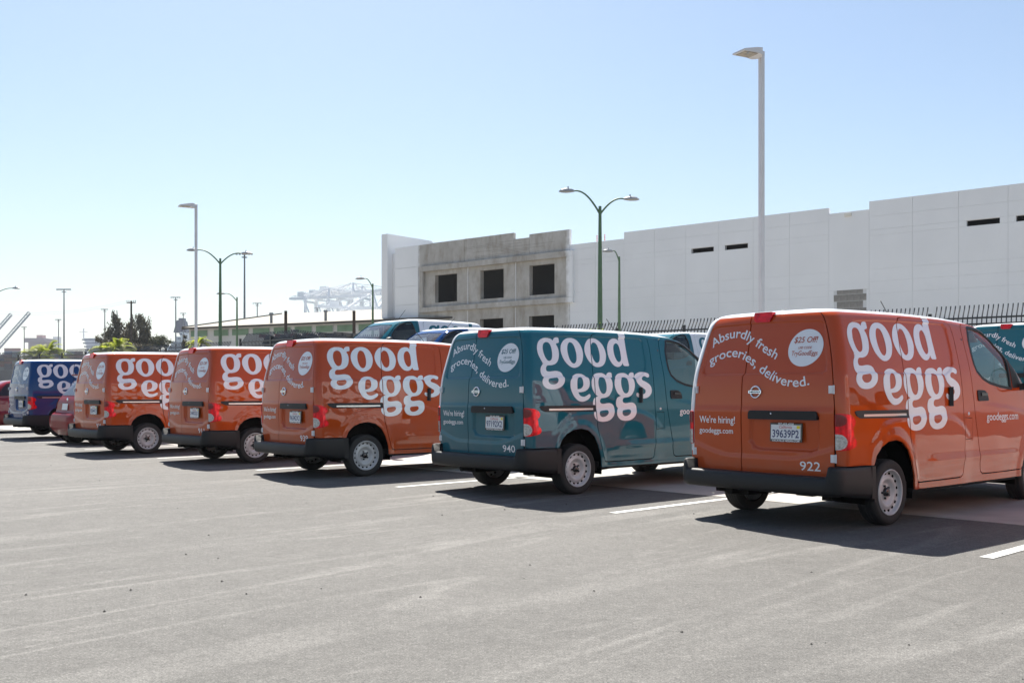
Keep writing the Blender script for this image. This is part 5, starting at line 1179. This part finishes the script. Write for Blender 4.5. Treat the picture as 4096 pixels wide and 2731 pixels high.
HATCH = [(.20, .74, .18, 4.0, .20), (.34, .83, .05, 4.2, .24), (.50, .85, .02, 4.25, .28), (.66, .85, .05, 4.22, .30), (.72, .84, .13, 4.15, .30), (.90, .83, .16, 3.9, .30), (1.0, .80, .20, 3.4, .30), (1.06, .76, .24, 3.1, .28), (1.25, .68, .40, 2.75, .24), (1.42, .62, .55, 2.4, .22), (1.50, .57, .64, 2.2, .22), (1.545, .48, .78, 1.95, .2), (1.56, .30, 1.0, 1.7, .15)]
hc, hf = loft_car('red_hatchback', HATCH, 'small dull red hatchback squeezed between the blue van and an orange van', P_RED, (-9.95, 21.95, 0), 47.4, .84)
face_quad(hc, hf, 'rear_window', GLASS_DK, -.50, .50, 1.08, 1.42); face_quad(hc, hf, 'licence_plate', PLATE, -.17, .17, .76, .90, .02); face_quad(hc, hf, 'bumper', P_RED, -.80, .80, .36, .62, .03)
for sx in (-1, 1): face_quad(hc, hf, 'tail_lamp', LENS_RED, sx*.60, sx*.76, .78, 1.0, .015); side_pane(hc, hf, 'side_window', GLASS_DK, [(.75, 1.08), (2.75, 1.08), (2.3, 1.40), (.85, 1.42)], sx)
b = MB(); b.lathe([(0, .045), (.012, .035), (.012, 0)], 14, axis='Z'); o = b.build('emblem', CHROME, hc, (0, .19, .985)); o.rotation_euler = (R(90), 0, 0)
b = MB(); b.box((0, .56, 1.535), (1.0, .22, .03)); b.build('spoiler', P_RED, hc); b = MB(); b.bar((-.1, .36, 1.10), (.25, .40, 1.20), .02); b.build('wiper', BLACK_PL, hc)
SEDAN = [(.18, .74, .15, 4.4, .22), (.32, .84, .04, 4.55, .26), (.55, .87, .0, 4.6, .30), (.75, .87, .05, 4.5, .32), (.90, .86, .12, 4.2, .32), (.97, .82, .3, 3.7, .32), (1.02, .76, .75, 3.4, .30), (1.2, .69, 1.0, 3.0, .26), (1.36, .62, 1.25, 2.65, .22), (1.44, .54, 1.45, 2.4, .2), (1.47, .35, 1.7, 2.1, .15)]
sc_, sf = loft_car('red_sedan', SEDAN, 'crimson car cut off by the left edge of the picture', P_CRIMSON, (-15.75, 27.9, .02), 47.4, .86)
face_quad(sc_, sf, 'rear_window', GLASS_DK, -.52, .52, 1.04, 1.34)
for sx in (-1, 1): side_pane(sc_, sf, 'side_window', GLASS_DK, [(1.05, 1.02), (3.1, 1.02), (2.55, 1.35), (1.35, 1.37)], sx); face_quad(sc_, sf, 'tail_lamp', LENS_RED, sx*.55, sx*.80, .68, .84, .012)

# ------------------------------------------------------------------ sea haze
hz = MB(); hz.box2((-5300, -3200, -1.2), (5300, 5300, 150)); ho = hz.build('haze', None); ho['kind'] = 'stuff'; ho['label'] = 'thin pale sea haze over the port'
hm = bpy.data.materials.new('haze'); hm.use_nodes = True; ht = hm.node_tree; ht.nodes.clear(); out = ht.nodes.new('ShaderNodeOutputMaterial'); pv = ht.nodes.new('ShaderNodeVolumePrincipled')
pv.inputs['Color'].default_value = (.90, .94, 1, 1); pv.inputs['Density'].default_value = .00022; pv.inputs['Anisotropy'].default_value = .0; ht.links.new(pv.outputs[0], out.inputs['Volume']); ho.data.materials.append(hm)
